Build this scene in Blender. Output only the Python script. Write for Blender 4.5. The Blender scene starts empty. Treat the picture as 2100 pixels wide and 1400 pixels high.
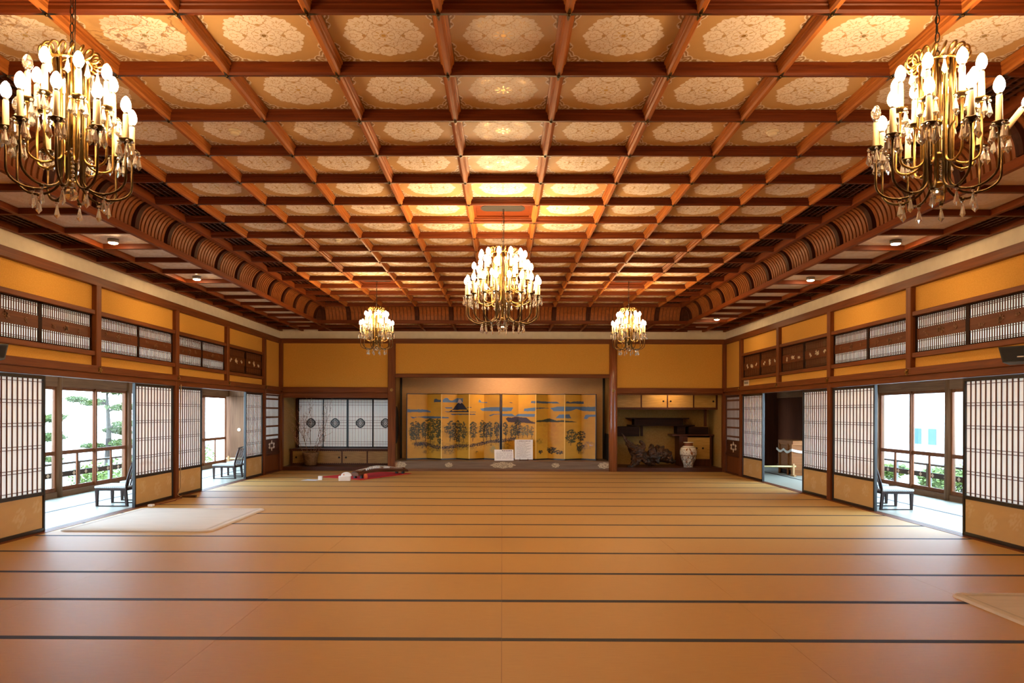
import bpy, bmesh, math, random
import numpy as np
from mathutils import Vector, Matrix
random.seed(7)
PI = math.pi
S = bpy.context.scene
COL = S.collection

# ------------------------------------------------------------------ view
S.view_settings.view_transform = 'Standard'
S.view_settings.look = 'None'
S.view_settings.exposure = EXPOSURE = 0.85
S.view_settings.gamma = 1.0
S.view_settings.use_curve_mapping = False
cy = S.cycles
cy.use_denoising = True
cy.max_bounces = 10
cy.diffuse_bounces = 5
cy.glossy_bounces = 4
cy.transmission_bounces = 6
cy.transparent_max_bounces = 12
cy.caustics_reflective = False
cy.caustics_refractive = False
cy.sample_clamp_indirect = 6.0
cy.use_light_tree = True

# ------------------------------------------------------------------ mesh helpers
class MB:
    """collects faces of several simple solids; build() links them as ONE mesh object"""
    def __init__(s):
        s.v = []; s.f = []; s.m = []; s.sm = []
    def add(s, vs, fs, mi=0, smooth=False):
        o = len(s.v)
        s.v.extend([tuple(p) for p in vs])
        for f in fs:
            s.f.append([i + o for i in f]); s.m.append(mi); s.sm.append(smooth)
        return s
    def box(s, x0, x1, y0, y1, z0, z1, mi=0, M=None):
        if x0 > x1: x0, x1 = x1, x0
        if y0 > y1: y0, y1 = y1, y0
        if z0 > z1: z0, z1 = z1, z0
        vs = [Vector(p) for p in ((x0,y0,z0),(x1,y0,z0),(x1,y1,z0),(x0,y1,z0),(x0,y0,z1),(x1,y0,z1),(x1,y1,z1),(x0,y1,z1))]
        if M is not None: vs = [M @ p for p in vs]
        return s.add(vs, [(0,3,2,1),(4,5,6,7),(0,1,5,4),(1,2,6,5),(2,3,7,6),(3,0,4,7)], mi)
    def cbox(s, x0, x1, y0, y1, z0, z1, c=0.006, mi=0, M=None):
        """box with every edge chamfered by c"""
        if x0 > x1: x0, x1 = x1, x0
        if y0 > y1: y0, y1 = y1, y0
        if z0 > z1: z0, z1 = z1, z0
        bm = bmesh.new()
        bmesh.ops.create_cube(bm, size=1.0)
        for v in bm.verts:
            v.co = Vector((x0 + (v.co.x+.5)*(x1-x0), y0 + (v.co.y+.5)*(y1-y0), z0 + (v.co.z+.5)*(z1-z0)))
        c = min(c, .3*min(x1-x0, y1-y0, z1-z0))
        bmesh.ops.bevel(bm, geom=list(bm.edges), offset=c, segments=1, affect='EDGES')
        bm.verts.index_update()
        vs = [M @ v.co if M is not None else v.co.copy() for v in bm.verts]
        fs = [[v.index for v in f.verts] for f in bm.faces]
        bm.free()
        return s.add(vs, fs, mi)
    def prism(s, poly, axis, a0, a1, mi=0, M=None):
        """extrude a 2D polygon along axis ('x': poly=(y,z); 'y': (x,z); 'z': (x,y))"""
        n = len(poly)
        def P(p, a):
            return {'x': (a, p[0], p[1]), 'y': (p[0], a, p[1]), 'z': (p[0], p[1], a)}[axis]
        vs = [Vector(P(p, a0)) for p in poly] + [Vector(P(p, a1)) for p in poly]
        if M is not None: vs = [M @ p for p in vs]
        fs = [list(range(n))[::-1], list(range(n, 2*n))]
        for i in range(n):
            j = (i+1) % n
            fs.append((i, j, n+j, n+i))
        return s.add(vs, fs, mi)
    def tube(s, path, r, n=8, mi=0, caps=True, closed=False, smooth=True):
        """round tube along a list of points; r a number or one per point"""
        pts = [Vector(p) for p in path]
        k = len(pts)
        rs = r if isinstance(r, (list, tuple)) else [r]*k
        t0 = (pts[1]-pts[0]).normalized()
        up = Vector((0,0,1)) if abs(t0.z) < .9 else Vector((1,0,0))
        nx = t0.cross(up).normalized()
        vs = []
        for i in range(k):
            if closed: t = (pts[(i+1) % k]-pts[i-1]).normalized()
            elif i == 0: t = t0
            elif i == k-1: t = (pts[-1]-pts[-2]).normalized()
            else: t = (pts[i+1]-pts[i-1]).normalized()
            nx = nx - t*nx.dot(t)
            if nx.length < 1e-6: nx = t.orthogonal()
            nx.normalize()
            ny = t.cross(nx)
            for j in range(n):
                a = 2*PI*j/n
                vs.append(pts[i] + (nx*math.cos(a) + ny*math.sin(a))*rs[i])
        fs = []
        for i in range(k if closed else k-1):
            for j in range(n):
                a, b = i*n+j, i*n+(j+1) % n
                c, d = ((i+1) % k)*n+(j+1) % n, ((i+1) % k)*n+j
                fs.append((a, b, c, d))
        s.add(vs, fs, mi, smooth)
        if caps and not closed:
            o = len(s.v) - len(vs)
            s.f.append([o+j for j in range(n)][::-1]); s.m.append(mi); s.sm.append(False)
            s.f.append([o+(k-1)*n+j for j in range(n)]); s.m.append(mi); s.sm.append(False)
        return s
    def lathe(s, prof, n=16, c=(0,0,0), mi=0, smooth=True, M=None):
        """turn a profile [(r,z)...] about the z axis through c"""
        vs = []; fs = []
        for (r, z) in prof:
            for j in range(n):
                a = 2*PI*j/n
                vs.append(Vector((c[0]+r*math.cos(a), c[1]+r*math.sin(a), c[2]+z)))
        k = len(prof)
        for i in range(k-1):
            for j in range(n):
                fs.append((i*n+j, i*n+(j+1) % n, (i+1)*n+(j+1) % n, (i+1)*n+j))
        fs.append([j for j in range(n)][::-1]); fs.append([(k-1)*n+j for j in range(n)])
        if M is not None: vs = [M @ p for p in vs]
        return s.add(vs, fs, mi, smooth)
    def sheet(s, axis, a, u0, u1, z0, z1):
        """one upright sheet of paper at a on the given axis"""
        if axis == 'x': return s.add([(a,u0,z0),(a,u1,z0),(a,u1,z1),(a,u0,z1)], [(0,1,2,3)])
        return s.add([(u0,a,z0),(u1,a,z0),(u1,a,z1),(u0,a,z1)], [(0,1,2,3)])
    def build(s, name, mats, parent=None, bevel=0):
        me = bpy.data.meshes.new(name)
        me.from_pydata([tuple(p) for p in s.v], [], s.f)
        if not isinstance(mats, (list, tuple)): mats = [mats]
        for m in mats: me.materials.append(m)
        me.polygons.foreach_set('material_index', s.m)
        me.polygons.foreach_set('use_smooth', s.sm)
        me.update()
        return link(name, me, parent)

def link(name, me, parent=None):
    o = bpy.data.objects.new(name, me)
    COL.objects.link(o)
    if parent is not None: o.parent = parent
    return o

def empty(name, loc=(0,0,0), rz=0.0):
    o = bpy.data.objects.new(name, None)
    COL.objects.link(o)
    o.location = loc; o.rotation_euler = (0, 0, rz)
    o.empty_display_size = .1
    return o

def tag(o, label=None, cat=None, group=None, kind=None):
    if label: o['label'] = label
    if cat: o['category'] = cat
    if group: o['group'] = group
    if kind: o['kind'] = kind
    return o

def thing(name, label, cat, loc=(0,0,0), rz=0.0, group=None):
    return tag(empty(name, loc, rz), label, cat, group)

def struct(name, loc=(0,0,0)):
    return tag(empty(name, loc), kind='structure')

KIDS = {}
def copy_tree(o, parent=None, children=None):
    c = o.copy(); COL.objects.link(c)
    if parent is not None: c.parent = parent
    for ch in children[o.name] if o.name in children else []:
        copy_tree(ch, c, children)
    return c
def child_map():
    m = {}
    for o in bpy.data.objects:
        if o.parent is not None: m.setdefault(o.parent.name, []).append(o)
    return m

def grid_mesh(name, P, color, mats, parent=None, smooth=False):
    """P: (ny,nx,3) positions, color: (ny,nx,4) -> mesh with a colour attribute"""
    return grids_mesh(name, [(P, color)], mats, parent, smooth)

def grids_mesh(name, items, mats, parent=None, smooth=False):
    V = []; F = []; C = []; o = 0
    for P, c in items:
        ny, nx = P.shape[:2]
        V.append(P.reshape(-1, 3)); C.append(c.reshape(-1, 4))
        i = np.arange(ny*nx).reshape(ny, nx)
        q = np.stack([i[:-1,:-1], i[:-1,1:], i[1:,1:], i[1:,:-1]], -1).reshape(-1, 4)
        F.append(q + o); o += ny*nx
    V = np.concatenate(V).astype(np.float32); F = np.concatenate(F).astype(np.int32); C = np.concatenate(C).astype(np.float32)
    me = bpy.data.meshes.new(name)
    me.vertices.add(len(V)); me.vertices.foreach_set('co', V.ravel())
    me.loops.add(F.size); me.loops.foreach_set('vertex_index', F.ravel())
    me.polygons.add(len(F)); me.polygons.foreach_set('loop_start', np.arange(0, F.size, 4, dtype=np.int32))
    me.update(calc_edges=True)
    a = me.color_attributes.new('Col', 'FLOAT_COLOR', 'POINT')
    a.data.foreach_set('color', C.ravel())
    for m in (mats if isinstance(mats, (list, tuple)) else [mats]): me.materials.append(m)
    if smooth: me.polygons.foreach_set('use_smooth', np.ones(len(F), dtype=bool))
    return link(name, me, parent)

def vnoise(x, y, seed=0):
    """smooth value noise on arrays"""
    x = np.asarray(x, float); y = np.asarray(y, float)
    xi = np.floor(x).astype(np.int64); yi = np.floor(y).astype(np.int64)
    fx = x-xi; fy = y-yi
    fx = fx*fx*(3-2*fx); fy = fy*fy*(3-2*fy)
    def h(a, b):
        n = (a*374761393 + b*668265263 + seed*1442695041) & 0x7fffffff
        n = ((n ^ (n >> 13))*1274126177) & 0x7fffffff
        return ((n ^ (n >> 16)) & 0xffff)/65535.0
    return (h(xi,yi)*(1-fx)+h(xi+1,yi)*fx)*(1-fy) + (h(xi,yi+1)*(1-fx)+h(xi+1,yi+1)*fx)*fy
def fbm(x, y, seed=0, o=4):
    r = 0; a = .5; t = 0
    for k in range(o):
        r = r + a*vnoise(x*2**k, y*2**k, seed+k*17); t += a; a *= .5
    return r/t

# ------------------------------------------------------------------ materials
def new_mat(name):
    m = bpy.data.materials.new(name); m.use_nodes = True
    nt = m.node_tree
    return m, nt, nt.nodes['Principled BSDF'], nt.nodes['Material Output']
def mat(name, col, rough=.5, metal=0.0, spec=.5, emit=None, estr=0):
    m, nt, b, o = new_mat(name)
    b.inputs['Base Color'].default_value = (*col, 1)
    b.inputs['Roughness'].default_value = rough
    b.inputs['Metallic'].default_value = metal
    b.inputs['Specular IOR Level'].default_value = spec
    if emit:
        b.inputs['Emission Color'].default_value = (*emit, 1)
        b.inputs['Emission Strength'].default_value = estr
    return m
def noise_mat(name, c0, c1, scale=(1,1,1), nscale=5.0, detail=4, rough=.5, lo=.3, hi=.7, bump=0.0, metal=0.0, spec=.5, dist=0.0):
    m, nt, b, o = new_mat(name)
    N = nt.nodes
    tc = N.new('ShaderNodeTexCoord'); mp = N.new('ShaderNodeMapping'); nz = N.new('ShaderNodeTexNoise'); cr = N.new('ShaderNodeValToRGB')
    mp.inputs['Scale'].default_value = scale
    nz.inputs['Scale'].default_value = nscale; nz.inputs['Detail'].default_value = detail; nz.inputs['Distortion'].default_value = dist
    cr.color_ramp.elements[0].position = lo; cr.color_ramp.elements[0].color = (*c0, 1)
    cr.color_ramp.elements[1].position = hi; cr.color_ramp.elements[1].color = (*c1, 1)
    L = nt.links.new
    L(tc.outputs['Object'], mp.inputs['Vector']); L(mp.outputs['Vector'], nz.inputs['Vector']); L(nz.outputs['Fac'], cr.inputs['Fac'])
    L(cr.outputs['Color'], b.inputs['Base Color'])
    b.inputs['Roughness'].default_value = rough; b.inputs['Metallic'].default_value = metal; b.inputs['Specular IOR Level'].default_value = spec
    if bump:
        bp = N.new('ShaderNodeBump'); bp.inputs['Strength'].default_value = bump; bp.inputs['Distance'].default_value = .01
        L(nz.outputs['Fac'], bp.inputs['Height']); L(bp.outputs['Normal'], b.inputs['Normal'])
    return m
def wood(name, c0, c1, axis, rough=.5, spec=.22):
    sc = {'x': (.6, 14, 14), 'y': (14, .6, 14), 'z': (14, 14, .6)}[axis]
    return noise_mat(name, c0, c1, sc, 2.2, 6, rough, .28, .72, .0, 0, spec, .8)
def paint_mat(name, rough=.6, metal_alpha=True, spec=.3, grough=.3):
    m, nt, b, o = new_mat(name)
    a = nt.nodes.new('ShaderNodeVertexColor'); a.layer_name = 'Col'
    nt.links.new(a.outputs['Color'], b.inputs['Base Color'])
    b.inputs['Roughness'].default_value = rough
    b.inputs['Specular IOR Level'].default_value = spec
    if metal_alpha:   # alpha 0 marks gold leaf
        mr = nt.nodes.new('ShaderNodeMapRange')
        mr.inputs['From Min'].default_value = 1; mr.inputs['From Max'].default_value = 0
        nt.links.new(a.outputs['Alpha'], mr.inputs['Value']); nt.links.new(mr.outputs['Result'], b.inputs['Metallic'])
        m2 = nt.nodes.new('ShaderNodeMapRange')
        m2.inputs['To Min'].default_value = grough; m2.inputs['To Max'].default_value = rough
        nt.links.new(a.outputs['Alpha'], m2.inputs['Value']); nt.links.new(m2.outputs['Result'], b.inputs['Roughness'])
    return m
def paper_mat(name, col, tr):
    m, nt, b, o = new_mat(name)
    N = nt.nodes; N.remove(b)
    d = N.new('ShaderNodeBsdfDiffuse'); t = N.new('ShaderNodeBsdfTranslucent'); mx = N.new('ShaderNodeMixShader')
    d.inputs['Color'].default_value = (*col, 1); t.inputs['Color'].default_value = (*col, 1)
    mx.inputs['Fac'].default_value = tr
    L = nt.links.new
    L(d.outputs[0], mx.inputs[1]); L(t.outputs[0], mx.inputs[2]); L(mx.outputs[0], o.inputs['Surface'])
    return m
def glass_pane(name):
    m, nt, b, o = new_mat(name)
    N = nt.nodes; N.remove(b)
    g = N.new('ShaderNodeBsdfGlossy'); t = N.new('ShaderNodeBsdfTransparent'); mx = N.new('ShaderNodeMixShader')
    g.inputs['Roughness'].default_value = .02; t.inputs['Color'].default_value = (.93,.96,.95,1)
    L = nt.links.new
    mx.inputs['Fac'].default_value = .05; L(t.outputs[0], mx.inputs[1]); L(g.outputs[0], mx.inputs[2]); L(mx.outputs[0], o.inputs['Surface'])
    return m
def crystal_mat(name, tw=.93):
    m, nt, b, o = new_mat(name)
    b.inputs['Base Color'].default_value = (1, .97, .93, 1)
    b.inputs['Roughness'].default_value = .03
    b.inputs['Transmission Weight'].default_value = tw
    b.inputs['IOR'].default_value = 1.52
    return m
def emit_mat(name, col, s):
    m, nt, b, o = new_mat(name)
    N = nt.nodes; N.remove(b)
    e = N.new('ShaderNodeEmission'); e.inputs['Color'].default_value = (*col, 1); e.inputs['Strength'].default_value = s
    nt.links.new(e.outputs[0], o.inputs['Surface'])
    return m

W0, W1 = (.105,.025,.005), (.20,.057,.012)     # red-brown cypress
D0, D1 = (.045,.012,.005), (.095,.027,.010)    # darker wood
M = {}
for ax in 'xyz':
    M['wood_'+ax] = wood('red_wood_'+ax, W0, W1, ax)
    M['beam_'+ax] = wood('ceiling_wood_'+ax, *{'x': ((.075,.012,.0018), (.145,.030,.005)), 'y': ((.12,.022,.0035), (.225,.052,.009)), 'z': ((.12,.022,.0035), (.225,.052,.009))}[ax], ax, .5, .18)  # cross beams darker: the shade on their faces is put into the colour
    M['dark_'+ax] = wood('dark_wood_'+ax, D0, D1, ax, .4)
    M['grey_'+ax] = wood('weathered_wood_'+ax, (.12,.050,.022), (.22,.105,.050), ax, .55)
for ax, c0, c1 in (('y', (.26,.072,.013), (.42,.145,.032)),): M['long_'+ax] = wood('long_beam_wood', c0, c1, ax, .55, .1)  # same wood, brighter: chandelier light put into the lengthwise beams' colour
M['bracket'] = wood('cove_bracket_wood', (.028,.007,.003), (.06,.016,.006), 'z', .6, .1)
M['slat'] = wood('cove_slat_wood', (.16,.045,.010), (.28,.085,.020), 'z', .5, .2)
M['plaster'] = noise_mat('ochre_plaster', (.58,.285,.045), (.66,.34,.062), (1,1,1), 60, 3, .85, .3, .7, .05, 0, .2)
M['white_plaster'] = noise_mat('cream_plaster', (.70,.60,.44), (.76,.66,.49), (1,1,1), 8, 4, .9, .3, .7, 0, 0, .2)
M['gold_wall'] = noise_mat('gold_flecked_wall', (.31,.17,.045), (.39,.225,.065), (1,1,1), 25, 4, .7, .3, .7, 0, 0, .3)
M['toko_wall'] = noise_mat('tan_grasscloth', (.56,.34,.15), (.64,.41,.20), (1,1,14), 14, 3, .85, .3, .7, 0, 0, .2)
M['lacquer'] = mat('black_lacquer', (.012,.010,.010), .28)
M['kumiko'] = mat('lattice_wood', (.125,.040,.013), .5, 0, .2)
M['paper'] = paper_mat('shoji_paper', (.96,.89,.77), .145)
M['paper_fine'] = paper_mat('thick_paper', (.94,.87,.77), .085)
M['ranma_paper'] = paper_mat('transom_paper', (.98,.82,.60), .62)
M['koshi'] = paint_mat('gold_flower_paper', .55, False)
M['tatami'] = noise_mat('tatami_straw', (.49,.274,.076), (.60,.355,.113), (2.2,180,1), 3.0, 3, .5, .25, .75, .12, 0, .25)
M['tatami_green'] = noise_mat('fresh_tatami', (.32,.32,.26), (.40,.40,.33), (220,2.5,1), 3.0, 3, .45, .25, .75, .1, 0, .4)
M['heri'] = mat('black_cloth_edging', (.020,.017,.018), .7)
M['ceil_paint'] = paint_mat('painted_ceiling', .62, True, .3, .38)
M['gold'] = noise_mat('aged_brass', (.20,.115,.03), (.42,.26,.08), (1,1,1), 30, 3, .32, .3, .7, 0, 1.0)
M['brass_dark'] = noise_mat('tarnished_brass', (.045,.026,.010), (.11,.068,.026), (1,1,1), 25, 3, .35, .3, .7, 0, 1.0)
M['iron'] = mat('dark_iron', (.03,.024,.02), .45, .8)
M['candle'] = mat('ivory_candle', (.58,.45,.25), .5)
M['steel'] = mat('dull_steel', (.35,.33,.30), .35, 1)
BULB = 116.0
M['bulb'] = emit_mat('lit_bulb', (1.0,.66,.33), BULB)
M['bulb_off'] = crystal_mat('clear_bulb')
M['crystal'] = crystal_mat('cut_crystal', .74)  # white mixed into the body stands for lamp light reflected inside
M['glass'] = glass_pane('window_glass')
M['lamp'] = emit_mat('lamp_lens', (1.0,.66,.33), 260.0)
M['white'] = mat('white_paint', (.80,.78,.74), .5)
M['offwhite'] = mat('cream_plastic', (.72,.62,.46), .5)
M['black'] = mat('black_plastic', (.012,.012,.013), .45)
M['slot'] = mat('dark_void', (.012,.009,.007), .9)

# ------------------------------------------------------------------ room dimensions (metres; camera stands at the origin, looks along +y)
WX = 5.70                    # half width of the hall
YB = 18.25                   # plane of the far wall
YN = -1.25                   # wall behind the camera
CAMZ = 1.5
A = .7957                    # ceiling coffer
ZC = 3.92                    # underside of the main ceiling beams
ZP = 4.00                    # main ceiling panels
ZS = 3.58                    # underside of the lower side ceiling
ZSP = 3.645
Y0 = 4.32                    # a cross beam of the grid
KN, KF = -7, 15              # first and last cross beams
YF = Y0 + KF*A               # far end of the raised ceiling
XE = 4.09                    # edge of the raised ceiling
XL = 4.33                    # foot of the cove
YL = 16.58                   # foot of the cove at the far end
POSTS = [0.46, 2.86, 5.24, 7.62, 9.96, 12.39, 14.69, 16.99]
VW = 7.78                    # veranda window plane
YV0, YV1 = 5.24, 20.05

# ------------------------------------------------------------------ camera
cam = bpy.data.cameras.new('camera'); co = bpy.data.objects.new('camera', cam); COL.objects.link(co)
F_PX = 1458.0
cam.sensor_fit = 'HORIZONTAL'; cam.sensor_width = 36.0
cam.lens = 36.0*F_PX/2100
cam.shift_x = .0126; cam.shift_y = .0695
cam.clip_end = 300
co.matrix_world = Matrix.Translation((0, 0, CAMZ)) @ Matrix.Rotation(.0045, 4, 'Z') @ Matrix.Rotation(PI/2, 4, 'X') @ Matrix.Rotation(.0030, 4, 'Z')
S.camera = co

# ------------------------------------------------------------------ daylight
w = bpy.data.worlds.new('overcast_sky'); S.world = w; w.use_nodes = True
nt = w.node_tree; bg = nt.nodes['Background']
tc = nt.nodes.new('ShaderNodeTexCoord'); sx = nt.nodes.new('ShaderNodeSeparateXYZ'); cr = nt.nodes.new('ShaderNodeValToRGB')
nt.links.new(tc.outputs['Generated'], sx.inputs[0]); nt.links.new(sx.outputs['Z'], cr.inputs['Fac']); nt.links.new(cr.outputs['Color'], bg.inputs['Color'])
cr.color_ramp.elements[0].position = 0; cr.color_ramp.elements[0].color = (.66,.82,1.0,1)
cr.color_ramp.elements[1].position = .8; cr.color_ramp.elements[1].color = (.52,.73,1.0,1)
SKY = 11.5
bg.inputs['Strength'].default_value = SKY

# ================================================================== FLOOR
TW, TL = .9667, 1.88
floor = struct('floor')
st = MB(); hr = MB()
yk = 4.704
rows = range(-6, 14)
for k in rows:
    for i in range(-3, 3):
        x0, x1 = i*TL + .001, (i+1)*TL - .001
        j0 = random.uniform(-.006, .006); j1 = random.uniform(-.006, .006)
        a, b = yk + k*TW, yk + (k+1)*TW
        a = max(a, YN); b = min(b, YB)
        if b <= a: continue
        st.box(x0, x1, a+.033, b-.033, -.05, 0)
        hr.add([(x0,a+.0005+j0,-.05),(x1,a+.0005+j1,-.05),(x1,a+.0335+j1,-.05),(x0,a+.0335+j0,-.05),(x0,a+.0005+j0,.0008),(x1,a+.0005+j1,.0008),(x1,a+.0335+j1,.0008),(x0,a+.0335+j0,.0008)],
               [(0,3,2,1),(4,5,6,7),(0,1,5,4),(1,2,6,5),(2,3,7,6),(3,0,4,7)])
        hr.add([(x0,b-.0335+j0,-.05),(x1,b-.0335+j1,-.05),(x1,b-.0005+j1,-.05),(x0,b-.0005+j0,-.05),(x0,b-.0335+j0,.0008),(x1,b-.0335+j1,.0008),(x1,b-.0005+j1,.0008),(x0,b-.0005+j0,.0008)],
               [(0,3,2,1),(4,5,6,7),(0,1,5,4),(1,2,6,5),(2,3,7,6),(3,0,4,7)])
st.build('tatami_surface', M['tatami'], floor)
hr.build('tatami_edging', M['heri'], floor)
MB().box(-WX-.12, WX+.12, YN, YB+1.3, -.12, -.05).build('subfloor', M['dark_y'], floor)
for sgn, nm in ((-1, 'left'), (1, 'right')):
    t = tag(MB().box(sgn*3*TL, sgn*(WX+.07), YN, YB, -.05, .004).box(sgn*(WX+.0), sgn*(WX+.012), YN, YB, .004, .006).build('trim_sill_'+nm, M['wood_y']), kind='structure')

# ================================================================== CEILING
def rosette(x, y, seed=0, stain=0.0):
    sh = x.shape
    T = np.array([.50,.30,.12]); P = np.array([.80,.70,.60]); Lc = np.array([.47,.29,.13]); G = np.array([.80,.50,.14]); B = np.array([.20,.105,.04])
    c = np.ones(sh+(4,)); c[..., :3] = T*(1 + .06*(fbm(x*9+seed, y*9, 3)[..., None]-.5))
    def put(m, col, al=1.0):
        c[m, :3] = col; c[m, 3] = al
    def flower(cx, cy, R, n, amp, ph, rot, col, veins=True):
        dx, dy = x-cx, y-cy
        rho = np.hypot(dx, dy); phi = np.arctan2(dy, dx)-rot
        d = rho - R*(1+amp*np.abs(np.cos(n*phi/2+ph)) - amp*.5)
        put(d < .009, Lc); put(d < 0, col)
        if veins:
            put((d < -.012) & (np.abs(np.sin(n*phi/2+ph+PI/2*0)) < .055) & (rho > .40*R), Lc*1.25)
            put((d < -.012) & (np.abs(np.abs(np.sin(n*phi+ph)) - .5) < .06) & (rho > .62*R), P*.84)
            put((np.abs(rho-.40*R*(1+.2*np.cos(n*phi))) < .006), Lc*1.2)
    def pt(r, a): return r*math.cos(a), r*math.sin(a)
    for k in range(24):
        X, Y = pt(.60, (k+.5)*2*PI/24); flower(X, Y, .082, 4, .2, k, 0, P*.97, False)
    for k in range(8):
        X, Y = pt(.455, k*PI/4+PI/8); flower(X, Y, .13, 5, .25, 0, k*PI/4+PI/8, P*.94)
    for k in range(4):
        X, Y = pt(.50, k*PI/2+PI/4); flower(X, Y, .205, 9, .20, 0, k*PI/2+PI/4, P)
        X, Y = pt(.535, k*PI/2); flower(X, Y, .165, 7, .18, 0, k*PI/2, P*1.02)
    for k in range(8):
        X, Y = pt(.27, k*PI/4+PI/8); flower(X, Y, .105, 3, .25, 0, k*PI/4+PI/8, P*.96)
    flower(0, 0, .27, 8, .18, 0, 0, P)
    flower(0, 0, .19, 8, .12, PI/2, 0, P*.98, False)
    r = np.hypot(x, y); t = np.arctan2(y, x)
    ga = (t + PI/8) % (PI/4) - PI/8
    put((np.abs(r-.135) < .035) & (np.abs(ga*r) < .013), G*.75, 0)
    put(r < .048, G*.8, 0); put(np.abs(r-.062) < .006, Lc)
    for k in range(4):
        X, Y = pt(.47, k*PI/2+PI/4); dx, dy = x-X, y-Y
        a = np.arctan2(dy, dx)-(k*PI/2+PI/4); a = (a+PI) % (2*PI)-PI; q = np.hypot(dx, dy)
        b = (a + .3) % .6 - .3
        put((np.abs(a) < 1.3) & (np.abs(q-.10) < .03) & (np.abs(b*q) < .007), G*.7, 0)
        put((np.abs(a) < 1.3) & (np.abs(q-.055) < .008) & (np.abs(b*q) < .008), G*.7, 0)
    ax, ay = np.maximum(.94-np.abs(x), 0), np.maximum(.94-np.abs(y), 0)
    e = np.hypot(ax, ay)
    lim = .032 + .014*np.sin(ax*24)*np.sin(ay*24)
    cm = (ax*ay < lim) & (ax+ay < .70)
    put((ax*ay < lim+.010) & (ax+ay < .73), P*.9)
    put(cm, B*1.5)
    put(cm & (np.sin(e*46+3*np.sin(7*np.arctan2(ay, ax))) > .45), P*.78)
    put(cm & (np.minimum(ax, ay) < .03), B)
    if stain > 0:
        n1 = fbm(x*2.1+seed*3.1, y*2.1+seed, seed, 5)
        n2 = fbm(x*5.0+seed, y*5.0, seed+9, 4)
        ring = np.exp(-((n1-.50)/.018)**2)*(.4+.9*n2)
        wash = np.clip((n1-.52)*5, 0, 1)*.40
        f = np.clip(stain*(ring+wash), 0, .85)[..., None]
        c[..., :3] = c[..., :3]*(1-f) + np.array([.26,.12,.035])*f
    return c

ceil = struct('ceiling')
items = []
STAIN = {(-4,0): .8, (-3,0): 1.0, (-4,1): .6, (-3,1): .30, (-2,2): .5, (-2,5): .7, (-1,5): .8, (-2,6): .8, (-1,6): 1.0, (-3,2): .2, (-1,7): .6, (-3,5): .4}
HOLES = {(-3,-1), (3,-1), (0,5), (-3,11), (3,11)}
for k in range(KN, KF):
    yc = Y0 + (k+.5)*A
    for i in range(-4, 5):
        if (i, k) in HOLES: continue
        if k < -1: n = 10
        elif k <= 0: n = 180
        elif k <= 2: n = 140
        elif k <= 5: n = 80
        elif k <= 9: n = 48
        else: n = 24
        u = np.linspace(-1, 1, n)
        X, Y = np.meshgrid(u, u)
        Pn = np.stack([i*A + X*(A/2-.02), yc + Y*(A/2-.02), np.full_like(X, ZP)], -1)[::-1]
        c = rosette(X, Y, (i*7+k*13) % 50, STAIN.get((i, k), 0))[::-1]
        items.append((Pn, c))
for sgn in (-1, 1):          # inner row of the lower side ceiling
    for k in range(KN, KF+2):
        yc = Y0 + (k+.5)*A
        n = 10 if k < 2 else (60 if k < 6 else 30)
        u = np.linspace(-1, 1, n)
        X, Y = np.meshgrid(u, u)
        Pn = np.stack([sgn*4.735 + X*.385, yc + Y*(A/2-.02), np.full_like(X, ZSP)], -1)[::-1]
        c = rosette(X, Y, (k*5+sgn*3) % 40, .25 if k % 3 == 0 else 0)
        c[..., :3] = c[..., :3]*.35 + np.array([.74,.68,.64])*.65  # whitened: daylight bounced off the veranda floor is put into the colour
        items.append((Pn, c[::-1]))
for i in range(-5, 6):       # lower ceiling at the far end
    X, Y = np.meshgrid(np.linspace(-1,1,24), np.linspace(-1,1,24))
    items.append((np.stack([i*A + X*(A/2-.02), 17.05+Y*.38, np.full_like(X, ZSP)], -1)[::-1], rosette(X, Y, 3)[::-1]))
grids_mesh('painted_panel', items, M['ceil_paint'], ceil)

def beam_prof(w, h):
    """moulded coffer beam section, hanging below z=0"""
    a = w/2
    return [(-a-.022,0),(-a-.022,-.016),(-a-.008,-.022),(-a-.008,-.034),(-a,-.040),(-a,-h+.014),(-a+.012,-h),(a-.012,-h),(a,-h+.014),(a,-.040),(a+.008,-.034),(a+.008,-.022),(a+.022,-.016),(a+.022,0)]
BW = .052
ylo, yhi = Y0+KN*A, YF
xs = [(i+.5)*A for i in range(-5, 5)]
for x in xs:
    MB().prism([(x+p, ZP+q) for p, q in beam_prof(BW, ZP-ZC)], 'y', ylo, yhi+.03).build('beam', M['long_y'], ceil)
for sgn in (-1, 1):
    MB().box(sgn*(XE-.035), sgn*(XE+.035), ylo, yhi+.03, ZC-.005, ZP+.05).build('beam', M['beam_y'], ceil)
for k in range(KN, KF+1):
    y = Y0+k*A
    MB().prism([(y+p, ZP+q) for p, q in beam_prof(BW, ZP-ZC-.001)], 'x', -XE, XE).build('beam', M['beam_x'], ceil)
# brass studs and leaf fittings where the beams cross
sd = MB()
for x in xs:
    for k in range(0, KF+1):
        y = Y0+k*A
        sd.lathe([(.013,.0),(.013,-.006),(.006,-.014),(.0005,-.016)], 8, (x, y, ZC))
        if k < 7:
            for a in range(4):
                dx, dy = math.cos(a*PI/2), math.sin(a*PI/2)
                sd.add([(x+dx*.012-dy*.012, y+dy*.012+dx*.012, ZC-.002),(x+dx*.012+dy*.012, y+dy*.012-dx*.012, ZC-.002),(x+dx*.05+dy*.006, y+dy*.05-dx*.006, ZC-.002),(x+dx*.075, y+dy*.075, ZC-.002),(x+dx*.05-dy*.006, y+dy*.05+dx*.006, ZC-.002)], [(0,1,2,3,4)])
sd.build('stud', M['brass_dark'], ceil)
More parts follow.
